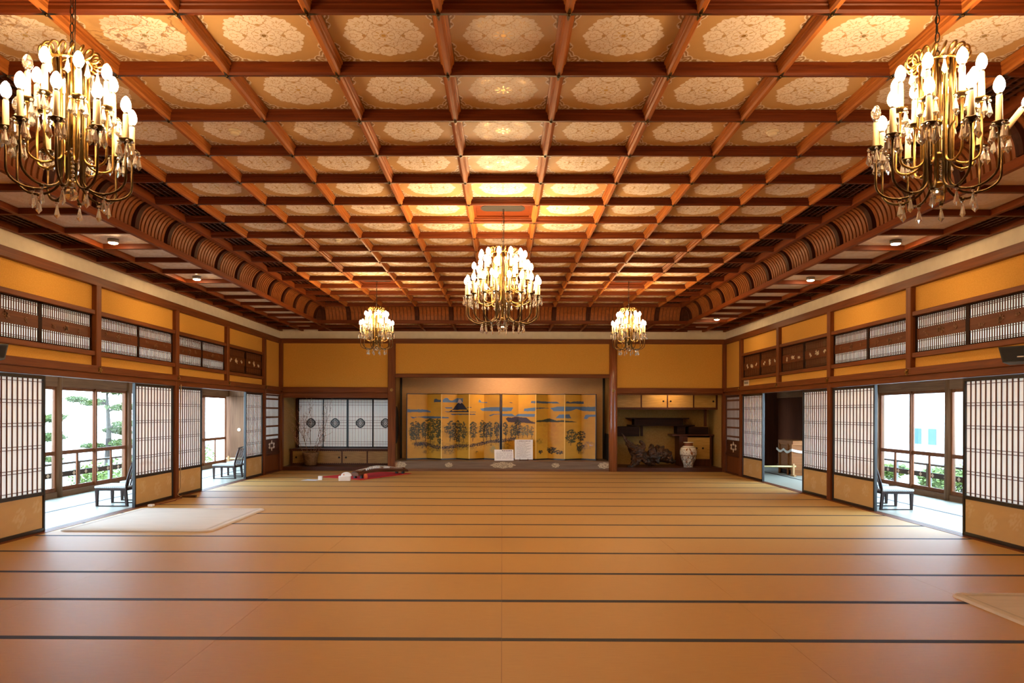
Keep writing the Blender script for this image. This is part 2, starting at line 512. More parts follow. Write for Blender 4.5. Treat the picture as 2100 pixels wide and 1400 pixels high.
# lattice strips along both edges of the raised ceiling, roof void above
for sgn in (-1, 1):
    lt = MB()
    x0, x1 = 4.5*A+.026, XE-.03
    for k in range(KN, KF):
        ya = Y0+k*A+.03; yb = Y0+(k+1)*A-.03
        for j in range(1, 6):
            x = x0+(x1-x0)*j/6
            lt.box(sgn*(x-.007), sgn*(x+.007), ya, yb, ZP-.005, ZP+.015)
        for j in range(1, 9):
            y = ya+(yb-ya)*j/9
            lt.box(sgn*x0, sgn*x1, y-.006, y+.006, ZP+.012, ZP+.028)
    lt.build('lattice', M['dark_y'], ceil)
    MB().box(sgn*(4.5*A), sgn*XE, ylo, yhi, ZP+.16, ZP+.18).build('void_board', M['slot'], ceil)
    lt = MB()
    for k in range(KN, KF+3):
        ya = Y0+k*A+.03; yb = min(Y0+(k+1)*A-.03, YB)
        if yb-ya < .1: continue
        for j in range(1, 7):
            x = 5.16+(WX-5.16)*j/7
            lt.box(sgn*(x-.007), sgn*(x+.007), ya, yb, ZSP-.01, ZSP+.01)
        for j in range(1, 9):
            y = ya+(yb-ya)*j/9
            lt.box(sgn*5.16, sgn*WX, y-.006, y+.006, ZSP+.007, ZSP+.022)
    lt.build('lattice', M['dark_y'], ceil)
    MB().box(sgn*5.14, sgn*(WX+.02), YN, YB, ZSP+.12, ZSP+.14).build('void_board', M['slot'], ceil)
    # lower ceiling beams
    for x in (5.14, WX-.02):
        MB().box(sgn*(x-.028), sgn*(x+.028), YN, YB, ZS, ZSP+.01).build('beam', M['beam_y'], ceil)
    for k in range(KN, KF+3):
        y = Y0+k*A
        if y > YB: continue
        xa = XL if y < YL else 0
        MB().box(sgn*XL, sgn*WX, y-.026, y+.026, ZS+.001, ZSP+.01).build('beam', M['beam_x'], ceil)
for k in (KF, KF+1):
    pass
for y in (17.46, YB-.02):
    MB().box(-XL-.4, XL+.4, y-.028, y+.028, ZS+.002, ZSP+.012).build('beam', M['beam_x'], ceil)
for i in range(-6, 6):
    x = (i+.5)*A
    MB().box(x-.026, x+.026, YL, YB, ZS+.003, ZSP+.011).build('beam', M['beam_y'], ceil)
MB().box(-WX, WX, 17.45, YB, ZSP+.05, ZSP+.07).build('void_board', M['dark_x'], ceil)
MB().box(-WX-.3, WX+.3, YN-.2, YB+1.4, 4.35, 4.40).build('roof_board', M['dark_x'], ceil)
# the cove: curved slats between the lower side ceiling and the raised ceiling
ZF = ZS+.065
def cove_curve(a0, b0, a1, b1, n=9):
    """quarter ellipse from the foot (a0,b0), vertical there, to the rim (a1,b1), level there"""
    return [(a1+(a0-a1)*math.cos(t*PI/2/n), b0+(b1-b0)*math.sin(t*PI/2/n)) for t in range(n+1)]
cc = cove_curve(XL, ZF, XE+.02, ZC+.03)
def slat(mb, curve, y0, y1, off, th, fn):
    """curved slat: curve offset towards the room by off, th thick, spanning y0..y1; fn maps (a,y,z) to a point"""
    n = len(curve)
    vs = []
    for i, (a, z) in enumerate(curve):
        t = i/(n-1)*PI/2
        na, nz = -math.cos(t), -math.sin(t)*.6
        for o in (off, off+th):
            for y in (y0, y1):
                vs.append(fn(a+na*o, y, z+nz*o))
    fs = []
    for i in range(n-1):
        b = i*4; c = b+4
        fs += [(b+2,b+3,c+3,c+2),(b,c,c+1,b+1),(b,b+2,c+2,c),(b+1,c+1,c+3,b+3)]
    fs += [(0,1,3,2),((n-1)*4, (n-1)*4+2, (n-1)*4+3, (n-1)*4+1)]
    mb.add(vs, fs)
for sgn in (-1, 1):
    fn = lambda a, y, z: (sgn*a, y, z)
    rb = MB(); bk = MB(); pl = MB()
    slat(bk, cc, ylo, YL, -.02, .015, fn)
    for k in range(KN, KF+1):
        y = Y0+k*A
        slat(pl, cc, y-.045, y+.045, 0, .05, fn)
        if k == KF: break
        for j in range(8):
            yy = y+.058+(A-.116)*(j+.5)/8
            slat(rb, cc, yy-.028, yy+.028, -.004, .020, fn)
    bk.build('cove_board', M['dark_y'], ceil); rb.build('cove_slats', M['slat'], ceil); pl.build('cove_bracket', M['bracket'], ceil)
    MB().cbox(sgn*(XL-.03), sgn*(XL+.03), ylo, YL+.03, ZS-.01, ZF+.004, .006).build('cove_rail', M['beam_y'], ceil)
cb = cove_curve(YL, ZF, YF+.03, ZC+.03)
fn = lambda a, y, z: (y, a, z)
rb = MB(); bk = MB(); pl = MB()
slat(bk, cb, -XL, XL, -.02, .015, fn)
px = [(i+.5)*A for i in range(-5, 5)]+[-4.17, 4.17]
for x in px: slat(pl, cb, x-.04, x+.04, 0, .05, fn)
pxs = sorted(px)
for a, b in zip(pxs[:-1], pxs[1:]):
    n = max(1, round((b-a-.1)/.085))
    for j in range(n):
        x = a+.05+(b-a-.1)*(j+.5)/n
        slat(rb, cb, x-.036, x+.036, -.004, .02, fn)
bk.build('cove_board', M['dark_x'], ceil); rb.build('cove_slats', M['slat'], ceil); pl.build('cove_bracket', M['bracket'], ceil)
MB().cbox(-XL-.03, XL+.03, YL-.03, YL+.03, ZS-.01, ZF+.004, .006).build('cove_rail', M['beam_x'], ceil)
# boards with an oblong slot above each chandelier
for (i, k) in HOLES:
    x, y = i*A, Y0+(k+.5)*A
    h = A/2-.02
    mb = MB().box(x-h, x+h, y-h, y+h, ZP, ZP+.015)
    mb.box(x-h, x+h, y-h, y-h+.05, ZP-.02, ZP).box(x-h, x+h, y+h-.05, y+h, ZP-.02, ZP).box(x-h, x-h+.05, y-h+.05, y+h-.05, ZP-.02, ZP).box(x+h-.05, x+h, y-h+.05, y+h-.05, ZP-.02, ZP)
    mb.build('hanging_board', M['beam_x'], ceil)
    po = [(x+.20+.07*math.cos(t), y+.12*math.sin(t)) for t in np.linspace(-PI/2, PI/2, 8)] + [(x-.20-.07*math.cos(t), y-.12*math.sin(t)) for t in np.linspace(-PI/2, PI/2, 8)]
    MB().prism(po, 'z', ZP-.004, ZP+.002).build('slot', M['slot'], ceil)
M['shelf'] = wood('ebony', (.010,.004,.003), (.028,.010,.006), 'x', .6, .1)
M['board_y'] = wood('carved_board_wood', (.075,.019,.005), (.14,.040,.010), 'y', .5, .2)
M['rail_grey'] = noise_mat('weathered_grey', (.13,.13,.125), (.22,.22,.21), (1,1,1), 6, 4, .7)
M['rail_dark'] = mat('dark_weathered', (.05,.048,.045), .7)
M['pale_y'] = wood('pale_cedar', (.34,.24,.14), (.46,.34,.21), 'y', .6, .2)
# ================================================================== SIDE WALLS
ZN0, ZN1 = 2.0, 2.14          # rail above the screens (nageshi)
ZKO = 1.95                    # underside of the track
ZR0, ZR1 = 2.345, 2.855       # transom opening
ZB0, ZB1 = 3.26, 3.385        # upper beam
T = .05                       # half thickness of the plaster
def nail_cover(mb, c, ax, s=1):
    """flower shaped brass cover over the nails; ax = direction it faces ('x' +-1 or 'y')"""
    pts = []
    for k in range(24):
        a = k*2*PI/24; r = .038*(1+.28*math.cos(5*a))
        pts.append((r*math.cos(a), r*math.sin(a)))
    if ax == 'x':
        mb.prism([(c[1]+p, c[2]+q) for p, q in pts], 'x', c[0], c[0]+s*.012)
        mb.lathe([(.016,0),(.012,.008),(.001,.011)], 10, (0,0,0), M=Matrix.Translation((c[0]+s*.012, c[1], c[2])) @ Matrix.Rotation(s*PI/2, 4, 'Y'))
    else:
        mb.prism([(c[0]+p, c[2]+q) for p, q in pts], 'y', c[1], c[1]-.012)
        mb.lathe([(.016,0),(.012,.008),(.001,.011)], 10, (0,0,0), M=Matrix.Translation((c[0], c[1]-.012, c[2])) @ Matrix.Rotation(PI/2, 4, 'X'))

def side_wall(sgn, nm):
    wl = struct('wall_'+nm)
    xi = sgn*WX
    # plaster, in strips around the transom openings
    mb = MB()
    x0, x1 = sgn*(WX+.035), sgn*(WX+.085)
    P3, P7, ZL = POSTS[3]-.05, POSTS[-1], ZN1-.06
    mb.box(x0, x1, YN, YB+.09, ZB0, 3.42)
    mb.box(x0, x1, YN, P7, 2.90, ZB0)
    mb.box(x0, x1, YN, P7, ZL, 2.30)
    mb.box(x0, x1, P7, YB+.09, ZL, ZB0)
    mb.box(x0, x1, YN, P3, 0, ZL)
    mb.box(x0, x1, YN, P3, 2.30, 2.90)
    mb.build('plaster', M['plaster'], wl)
    MB().box(sgn*(WX+.03), sgn*(WX+.09), YN-.06, YB+.09, 3.37, 3.66).build('frieze', M['white_plaster'], wl)
    MB().cbox(sgn*(WX-.03), sgn*(WX+.09), YN, YB, ZB0, ZB1).build('upper_beam', M['wood_y'], wl)
    MB().cbox(sgn*(WX-.05), sgn*(WX+.07), YN, YB, ZN0+.035, ZN1, .01).build('rail_beam', M['wood_y'], wl)
    MB().cbox(sgn*(WX-.02), sgn*(WX+.10), YN, YB, ZKO, ZN0+.036).build('track_beam', M['wood_y'], wl)
    nc = MB()
    for p in POSTS:
        full = p in (2.86, POSTS[3], POSTS[5], POSTS[7])
        d = .062
        MB().cbox(sgn*(WX-.035), sgn*(WX+.10), p-d, p+d, ZN1-.01, ZB0+.01, .007).build('post', M['wood_z'], wl)
        if full:
            MB().cbox(sgn*(WX-.03), sgn*(WX+.10), p-d, p+d, 0, ZN0+.04, .007).build('post', M['wood_z'], wl)
        if p > 7: nail_cover(nc, (sgn*(WX-.05), p, 2.088), 'x', -sgn)
    MB().cbox(sgn*(WX-.02), sgn*(WX+.10), YB-.05, YB+.07, 0, ZB0, .006).build('post', M['wood_z'], wl)
    nc.build('nail_cover', M['gold'], wl)
    for a, b in zip(POSTS[3:7], POSTS[4:8]):
        MB().cbox(sgn*(WX-.015), sgn*(WX+.09), a+.06, b-.06, ZR1, ZR1+.062, .005).build('transom_rail', M['wood_y'], wl)
        MB().cbox(sgn*(WX-.015), sgn*(WX+.09), a+.06, b-.06, ZR0-.066, ZR0, .005).build('transom_rail', M['wood_y'], wl)
    return wl
side_wall(-1, 'left'); side_wall(1, 'right')
nw = struct('wall_near')
MB().box(-WX-.1, WX+.1, YN-.06, YN, 0, 3.66).build('plaster', M['plaster'], nw)
MB().box(-WX-.1, WX+.1, YN-.06, YN, 3.66, 4.4).build('plaster', M['plaster'], nw)
MB().cbox(-WX, WX, YN, YN+.05, ZN0, ZN1).build('rail_beam', M['wood_x'], nw)
MB().cbox(-WX, WX, YN, YN+.05, ZB0, ZB1).build('upper_beam', M['wood_x'], nw)

# ------------------------------------------------------------------ paper screens
def koshi_grid(w, h, seed):
    """pale gold lower board with faint flower roundels, local coordinates (y along the wall, z up)"""
    nx, nz = int(w*46), int(h*46)
    U, V = np.meshgrid(np.linspace(0, w, nx), np.linspace(0, h, nz))
    base = np.array([.55,.345,.125])
    c = np.ones(U.shape+(4,))
    c[..., :3] = base*(1+.10*(fbm(U*8+seed, V*30, seed)[..., None]-.5))
    rs = random.Random(seed)
    for (cx, cz, r) in ((w*.22, h*.62, .10), (w*.62, h*.42, .115), (w*.93, h*.70, .09)):
        d = np.hypot(U-cx-rs.uniform(-.05,.05), V-cz); a = np.arctan2(V-cz, U-cx)
        m = (d < r*(1+.08*np.cos(8*a))) & (np.sin(d*150+2*np.sin(8*a)) > -.3)
        c[m, :3] = c[m, :3]*.6 + np.array([.66,.52,.30])*.4
    return U, V, c
def shoji(sgn, y0, y1, label, seed, dx=0.0, far_edge=True):
    """sliding paper screen in the side wall between y0 and y1"""
    x = sgn*(WX+.03+dx)
    r = thing('shoji_screen', label, 'paper screen', (x, (y0+y1)/2, 0), 0, 'sliding paper screens of the side walls')
    w = y1-y0; h = ZKO-.005; hw = w/2
    fr = MB(); t = .024
    for y in (-hw, hw-.036): fr.cbox(-t, t, y, y+.036, .004, h, .004)
    fr.cbox(-t, t, -hw+.036, hw-.036, h-.045, h, .004)
    fr.cbox(-t, t, -hw+.036, hw-.036, .004, .05, .004)
    fr.cbox(-t, t, -hw+.036, hw-.036, .455, .50, .004)
    fr.build('frame', M['lacquer'], r)
    a, b, z0, z1 = -hw+.036, hw-.036, .50, h-.045
    lt = MB(); n = 11
    xo = -sgn*.004
    for j in range(1, n+1):
        y = a+(b-a)*j/(n+1)
        lt.box(xo-.006, xo+.006, y-.0055, y+.0055, z0, z1)
    zs = [z1-.035, z0+.035]
    for j in range(1, 5):
        z = z0+(z1-z0)*j/5
        zs += [z-.018, z+.018]
    for z in zs: lt.box(xo-.0055, xo+.0055, a, b, z-.0035, z+.0035)
    lt.build('lattice', M['kumiko'], r)
    MB().sheet('x', sgn*.006, a, b, z0, z1).build('paper', M['paper'], r)
    U, V, c = koshi_grid(b-a, .405, seed)
    Pn = np.stack([np.full_like(U, -sgn*.008), a+U, .05+V], -1)
    if sgn > 0: Pn, c = Pn[:, ::-1], c[:, ::-1]
    grid_mesh('lower_board', Pn, c, M['koshi'], r)
    MB().box(sgn*.0, sgn*.010, a, b, .05, .455).build('back_board', M['dark_y'], r)
    return r
SH = [(-1, 7.70, 8.86, 'nearest paper screen of the left wall, cut by the left edge of the picture', 0),
      (-1, 11.03, 12.32, 'wide black-edged left wall screen between the rug-side veranda opening and the bare post', 0),
      (-1, 12.46, 13.55, 'left wall paper screen just behind the bare post with a cord hanging down it', 0),
      (-1, 15.80, 16.92, 'left wall paper screen nearest the far corner, behind the second pair of low chairs', 0),
      (1, 7.70, 8.84, 'nearest paper screen of the right wall, below the black loudspeaker', 0),
      (1, 10.93, 12.32, 'right wall paper screen whose black edge stands behind the low chair', 0),
      (1, 12.46, 13.60, 'right wall paper screen beside the opening with the wooden chest', 0),
      (1, 15.62, 16.92, 'narrow-looking right wall paper screen nearest the far corner, left of the dark opening', 0)]
for i, (s_, a_, b_, l_, d_) in enumerate(SH): shoji(s_, a_, b_, l_, 3+i, .02 if i in (2, 6) else 0)

# fixed screens in the narrow last bay
def fixed_screen(sgn, label):
    y0, y1 = POSTS[-1]+.062, YB-.05
    x = sgn*(WX+.03)
    r = thing('fixed_screen', label, 'lattice screen', (x, (y0+y1)/2, 0), 0, 'fixed screens in the far corners')
    hw = (y1-y0)/2
    fr = MB()
    for y in (-hw, hw-.03): fr.cbox(-.016, .016, y, y+.03, .0, ZKO, .003)
    for z in (ZKO-.05, .80, .50, .43, .0): fr.cbox(-.016, .016, -hw+.03, hw-.03, z, z+.035, .003)
    fr.box(-.03*sgn, .016*sgn, -hw, hw, .465, .50)
    fr.build('frame', M['dark_z'], r)
    a, b = -hw+.03, hw-.03
    lt = MB()
    for j in range(1, 26):
        y = a+(b-a)*j/26; lt.box(-.003-sgn*.004, .003-sgn*.004, y-.0025, y+.0025, .835, ZKO-.05)
    lt.build('lattice', M['kumiko'], r)
    br = MB()
    for j in range(5):
        z = .90+j*.225; br.box(-.0015, .0025, a, b, z, z+.045)  # grey bars stand for the shade of rails outside the paper
    br.build('rail_shade', M['grey_y'], r)
    MB().sheet('x', sgn*.004, a, b, .835, ZKO-.05).build('paper', M['paper'], r)
    MB().box(-.006, .006, a, b, .535, .80).build('carved_board', M['dark_y'], r)
    # pierced flower: six pale petals and a ring
    fl = MB(); xs_ = -sgn*.0062
    cyy, czz = 0.0, .668
    pts = [(0,.085,.035,.05),(0,-.085,.035,.05),(-.17,.035,.06,.035),(-.17,-.04,.06,.035),(.17,.035,.06,.035),(.17,-.04,.06,.035),(-.06,.06,.02,.02),(.06,.06,.02,.02),(-.06,-.06,.02,.02),(.06,-.06,.02,.02)]
    for (p, q, ra, rb_) in pts:
        po = [(cyy+p+ra*math.cos(t), czz+q+rb_*math.sin(t)*(1 - .35*math.cos(t)*(1 if p > 0 else -1))) for t in np.linspace(0, 2*PI, 14, endpoint=False)]
        fl.prism(po, 'x', xs_-sgn*.002, xs_+sgn*.002)
    fl.build('pierced_flower', M['white'] if sgn < 0 else M['offwhite'], r)
    MB().box(-.006, .006, a, b, .035, .43).build('lower_board', M['wood_z'], r)
    return r
fixed_screen(-1, 'narrow fixed lattice screen with a pierced white flower in the left far corner')
fixed_screen(1, 'narrow fixed lattice screen with dim carved flower in the right far corner')

# ------------------------------------------------------------------ carved transoms
def leafy(mb, cx, cz, s, rnd, x, sgn):
    """small carved spray: a few pointed leaves fanning out"""
    n = rnd.randint(4, 6); a0 = rnd.uniform(0, 6.28)
    for k in range(n):
        a = a0+k*2*PI/n+rnd.uniform(-.3,.3); L_ = s*rnd.uniform(.7,1.2); w_ = s*.22
        dx, dz = math.cos(a), math.sin(a)
        po = [(cx+dx*L_*t-dz*w_*q, cz+dz*L_*t*.8+dx*w_*q) for t, q in ((.15,0),(.45,1),(.75,.6),(1,0),(.7,-.7),(.4,-.9))]
        mb.prism(po if sgn > 0 else po[::-1], 'x', x, x-sgn*.007)
ORD = ['first', 'second', 'third', 'fourth', 'fifth', 'sixth', 'seventh', 'eighth']
def transom(sgn, y0, y1, lit, num, side):
    x = sgn*(WX+.045)
    r = thing('transom_panel', '%s carved lattice transom panel of the %s wall, counted from the far corner%s' % (ORD[num], side, '' if lit else ', unlit'), 'transom', (x, (y0+y1)/2, ZR0), 0, 'carved transoms of the %s wall' % side)
    hw = (y1-y0)/2; H = ZR1-ZR0
    fr = MB()
    for y in (-hw, hw-.036): fr.box(-.016, .012, y, y+.036, 0, H)
    fr.box(-.012, .012, -hw, hw, 0, .02); fr.box(-.012, .012, -hw, hw, H-.02, H)
    fr.build('frame', M['shelf'], r)
    a, b = -hw+.036, hw-.036
    z = [.02, .178, .335, H-.02]
    lt = MB(); xo = -sgn*.003
    for j in range(1, 24):
        y = a+(b-a)*j/24
        lt.box(xo-.004, xo+.004, y-.008, y+.008, z[0], z[1]); lt.box(xo-.004, xo+.004, y-.008, y+.008, z[2], z[3])
    for q in (z[0]+.015, z[0]+.035, z[1]-.018, z[2]+.018, z[3]-.015, z[3]-.035): lt.box(xo-.004, xo+.004, a, b, q-.004, q+.004)
    lt.build('lattice', M['kumiko'], r)
    MB().sheet('x', sgn*.004, a, b, .02, H-.02).build('paper', M['ranma_paper'], r)
    cb_ = MB().box(-sgn*.010, sgn*.003, a, b, z[1], z[2]).build('carved_board', M['board_y'], r)
    rn = random.Random(num*5+(sgn > 0)*77)
    for q, s in ((.2, .035), (.48, .055), (.78, .04)):
        cv = MB()
        for e in range(3 if s > .05 else 2):
            leafy(cv, a+(b-a)*(q+rn.uniform(-.04,.04)), (z[1]+z[2])/2+rn.uniform(-.03,.03), s, rn, -sgn*.010, sgn)
        cv.build('carved_spray', M['grey_y'] if lit else M['offwhite'], cb_)  # off-white on unlit panels paints light glinting through the carving
for sgn, side in ((-1, 'left'), (1, 'right')):
    n = 0
    for a, b in list(zip(POSTS[3:7], POSTS[4:8]))[::-1]:
        m_ = (a+b)/2
        lit = (b < 14.8) if sgn < 0 else (b < 12.5)
        transom(sgn, m_+.0, b-.062, lit, n, side); n += 1
        transom(sgn, a+.062, m_-.0, lit, n, side); n += 1

# ================================================================== VERANDAS
def veranda(sgn, nm):
    wv = struct('wall_veranda_'+nm)
    X0 = sgn*(WX+.1)
    yend = YV1 if sgn < 0 else 16.99
    # floor
    fl = tag(MB().box(sgn*(WX+.075), sgn*(WX+.075+.95), YV0, YV1, -.05, 0).box(sgn*(WX+1.09), sgn*(VW-.05), YV0, YV1, -.05, 0).build('floor', M['tatami_green']), kind='structure')
    MB().box(sgn*(WX+.072), sgn*(WX+.105), YV0, YV1, -.05, .0012).box(sgn*(WX+1.025), sgn*(WX+1.09), YV0, YV1, -.05, .0012).build('tatami_edging', M['heri'], fl)
    tag(MB().box(X0, sgn*(VW+.1), YV0, YV1, 2.98, 3.02).build('ceiling', M['pale_y']), kind='structure')
    MB().box(sgn*(VW-.05), sgn*(VW+.06), YV0, YV1, -.06, .10).build('sill_beam', M['grey_y'], wv)
    MB().box(sgn*(VW-.05), sgn*(VW+.06), YV0, YV1, 1.93, 2.15).build('header_beam', M['grey_y'], wv)
    MB().box(sgn*(VW-.05), sgn*(VW+.06), YV0, YV1, 2.80, 3.0).build('header_beam', M['grey_y'], wv)
    # room-side face of the corridor above the screens
    for p in POSTS[2:]:
        if sgn > 0 and p > 17.2: continue
        if p < 7 or p > 14:
            MB().cbox(sgn*(VW-.08), sgn*(VW+.07), p-.06, p+.06, 0, 2.98, .006).build('post', M['grey_z'], wv)
        else:
            MB().lathe([(.085,0),(.08,1.5),(.078,2.98)], 20, (sgn*VW, p, 0)).build('post', M['grey_z'], wv)
    bays = list(zip(POSTS[2:7], POSTS[3:8]))
    if sgn < 0: bays.append((POSTS[7], YV1-.06))
    for bi, (a, b) in enumerate(bays):
        wn = tag(empty('window_%d' % (bi+1+(10 if sgn > 0 else 0)), (sgn*VW, (a+b)/2, 0)), kind='structure')
        hb = (b-a)/2
        lo, hi = -hb+.06, hb-.06
        mid = 0
        for ya, yb in ((lo, mid+.02), (mid-.02, hi)):
            xo = sgn*(.015 if ya < -.1 else -.015)
            fr = MB()
            for y in (ya, yb-.05): fr.cbox(xo-.018, xo+.018, y, y+.05, .10, 1.93, .004)
            for z, h in ((.10,.07),(.735,.07),(1.875,.055)): fr.cbox(xo-.018, xo+.018, ya+.05, yb-.05, z, z+h, .004)
            m2 = (ya+yb)/2
            fr.cbox(xo-.014, xo+.014, m2-.022, m2+.022, .17, .735, .004)
            fr.build('sash', M['wood_z'], wn)
            MB().box(xo-.002, xo+.002, ya+.05, yb-.05, .17, 1.875).build('glass', M['glass'], wn)
        # unseen clerestory above the header, added to light the transom paper
        fr = MB()
        for y in (lo, mid-.02, hi-.04): fr.box(-.018, .018, y, y+.04, 2.15, 2.80)
        fr.box(-.018, .018, lo, hi, 2.15, 2.19); fr.box(-.018, .018, lo, hi, 2.76, 2.80)
        if not (sgn > 0 and a > 12): fr.build('added_clerestory_frame', M['grey_z'], wn); MB().box(-.002, .002, lo, hi, 2.19, 2.76).build('glass', M['glass'], wn)
        else:
            fr.build('added_clerestory_frame', M['grey_z'], wn); MB().box(-.01, .01, lo, hi, 2.15, 2.80).build('upper_board', M['dark_y'], wn)
    # ends
    MB().box(X0, sgn*(VW+.06), YV0-.06, YV0, -.06, 3.0).build('end_board', M['grey_z'], wv)
    if sgn < 0:
        MB().box(X0+.1, sgn*(VW+.06), YV1, YV1+.06, -.06, 3.0).build('end_board', M['grey_z'], wv)
        dr = tag(MB().cbox(-6.72, -5.85, YV1-.05, YV1-.015, 0, 1.93, .006).cbox(-7.66, -6.70, YV1-.035, YV1-.002, 0, 1.93, .006).build('door_1', M['grey_z']), kind='structure')
        MB().lathe([(.048,0),(.048,.006),(.038,.010),(.030,.003),(.001,.003)], 20, M=Matrix.Translation((-7.42, YV1-.036, 1.0)) @ Matrix.Rotation(PI/2, 4, 'X')).build('door_pull', M['offwhite'], dr)
        # unseen board added to keep daylight off the unlit transoms
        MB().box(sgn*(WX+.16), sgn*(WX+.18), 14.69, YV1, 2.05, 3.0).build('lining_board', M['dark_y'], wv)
    else:
        MB().box(X0, sgn*(VW+.06), YV1, YV1+.06, -.06, 3.0).build('end_board', M['dark_z'], wv)
        MB().box(sgn*(VW-.02), sgn*(VW+.04), 16.99, YV1, 0, 3.0).build('plank_board', M['dark_z'], wv)
        MB().cbox(sgn*(WX+.55), sgn*(WX+.64), YV1-.06, YV1-.005, 0, 2.2).build('post', M['grey_z'], wv)
        MB().box(sgn*(WX+.16), sgn*(WX+.18), 12.39, YV1, 2.05, 3.0).build('lining_board', M['dark_y'], wv)  # unseen board added to block daylight behind the right transoms
    # balustrade outside the glass
    br = thing('balcony_railing', 'low weathered balcony railing with a pierced band outside the %s veranda windows' % nm, 'railing', (sgn*(VW+.62), YV0, 0))
    L_ = yend-YV0
    t = MB().cbox(-.03, .03, 0, L_, .485, .525).build('top_rail', M['rail_grey'], br)
    MB().box(-.02, .02, 0, L_, .02, .06).build('bottom_rail', M['rail_grey'], br)
    bd = MB().box(-.012, .012, 0, L_, .25, .35).build('pierced_band', M['rail_dark'], br)
    dm = MB()
    y = .25
    while y < L_:
        for s_ in (-1, 1):
            dm.prism([(y-.05,.30),(y-.02,.325),(y,.345),(y+.02,.325),(y+.05,.30),(y+.02,.275),(y,.255),(y-.02,.275)], 'x', s_*.0125, s_*.0145)
        y += .40
    dm.build('diamond', M['white'], bd)
    y = .6
    while y < L_:
        MB().box(-.035, .035, y-.035, y+.035, -.15, .525).build('baluster', M['rail_grey'], br)
        y += 1.17
    tag(MB().box(sgn*(VW+.06), sgn*(VW+.75), YV0, yend, -.2, -.10).build('floor_balcony', M['grey_y']), kind='structure')
    tag(MB().box(sgn*(VW+.03), sgn*(VW+.7), YV0-.4, YV1+.3, 3.05, 3.12).build('roof_eave', M['grey_y']), kind='structure')
veranda(-1, 'left'); veranda(1, 'right')

# ================================================================== FAR WALL WITH THREE ALCOVES
wb = struct('wall_far'); wa = struct('wall_alcove_back'); wp = {-1: struct('wall_partition_left'), 1: struct('wall_partition_right')}; ws = {-1: struct('wall_alcove_left'), 1: struct('wall_alcove_right')}; fa = struct('floor_alcove'); ca = struct('ceiling_alcove')
YA = 19.45                    # back of the alcoves
mb = MB()
mb.box(-WX, -2.93, YB+.03, YB+.09, 2.10, ZB0+.01).box(2.93, WX, YB+.03, YB+.09, 2.10, ZB0+.01).box(-2.75, 2.76, YB+.03, YB+.09, 2.49, ZB0+.01)
mb.build('plaster', M['plaster'], wb)
MB().box(-WX-.05, WX+.05, YB+.03, YB+.09, 3.37, 3.66).build('frieze', M['white_plaster'], wb)
MB().cbox(-WX, WX, YB-.03, YB+.09, ZB0+.01, ZB1+.005).build('upper_beam', M['wood_x'], wb)
MB().cbox(-WX, -2.93, YB-.04, YB+.07, 2.0, 2.145, .008).build('rail_beam', M['wood_x'], wb)
MB().cbox(2.93, WX, YB-.04, YB+.07, 2.0, 2.145, .008).build('rail_beam', M['wood_x'], wb)
MB().box(-5.64, -2.93, YB+.02, YB+.09, 1.87, 2.01).build('track_beam', M['wood_x'], wb)
MB().box(2.93, 5.64, YB+.02, YB+.09, 1.97, 2.01).build('track_beam', M['wood_x'], wb)
MB().cbox(-2.75, 2.76, YB-.02, YB+.08, 2.395, 2.495, .006).build('lintel', M['wood_x'], wb)
MB().cbox(-2.935, -2.745, YB-.06, YB+.10, 0, ZB0+.02, .012).build('post', M['wood_z'], wb)
MB().lathe([(.112,0),(.108,1.2),(.105,2.4),(.102,ZB0+.02)], 24, (2.845, YB+.02, 0)).build('post', wood('polished_log', (.20,.055,.018), (.36,.12,.045), 'z', .25, .6), wb)
for s_ in (-1, 1):
    MB().box(s_*5.64, s_*5.72, YB-.04, YB+.08, 0, ZB0+.01).build('post', M['wood_z'], wb)
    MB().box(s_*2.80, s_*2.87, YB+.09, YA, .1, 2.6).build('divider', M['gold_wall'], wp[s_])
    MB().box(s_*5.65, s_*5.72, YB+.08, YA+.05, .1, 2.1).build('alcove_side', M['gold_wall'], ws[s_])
nc = MB(); nail_cover(nc, (-2.84, YB-.06, 2.075), 'y'); nail_cover(nc, (2.84, YB-.10, 2.075), 'y')
nc.build('nail_cover', M['gold'], wb)
# centre alcove
MB().box(-2.80, 2.80, YA, YA+.06, .2, 2.7).build('alcove_back', M['toko_wall'], wa)
MB().box(-2.87, 2.87, YB+.09, YA+.06, 2.60, 2.64).build('alcove_ceiling', M['dark_x'], ca)
MB().box(-2.745, 2.74, YB, YA, .05, .25).build('alcove_platform', wood('platform_wood', (.13,.085,.055), (.22,.15,.10), 'x', .5), fa)
MB().box(-2.745, 2.74, YB-.035, YB+.0, 0, .06).build('alcove_step', M['grey_x'], fa)
ov = MB()
for (cx, hw, hz) in ((-2.62,.16,.075),(-1.37,.10,.06),(0.02,.31,.078),(1.37,.10,.06),(2.62,.16,.075)):
    po = []
    for t in np.linspace(0, 2*PI, 40, endpoint=False):
        r = 1+.10*math.cos(8*t)
        x_ = max(-2.745, min(2.735, cx+hw*r*math.cos(t)))
        po.append((x_, .155+hz*r*math.sin(t)))
    ov.prism(po, 'y', YB-.003, YB+.001)
ov.build('inlaid_motif', noise_mat('inlay', (.20,.14,.08), (.62,.50,.32), (1,1,1), 45, 3, .5, .38, .62), fa)
for s_ in (-1, 1):
    MB().box(s_*2.74, s_*2.79, YA-.05, YA+.01, .25, 2.6).build('corner_post', M['slot'] if False else M['lacquer'], wa)
# round opening in the left partition, low dark opening in the right one
rd = [(18.74+.40*math.cos(t), 1.17+.49*math.sin(t)) for t in np.linspace(0, 2*PI, 40, endpoint=False)]
MB().prism(rd, 'x', -2.7995, -2.790).build('round_opening', M['slot'], wp[-1])
MB().box(2.7995, 2.792, 18.45, 19.38, .25, .95).build('low_opening', M['slot'], wp[1])
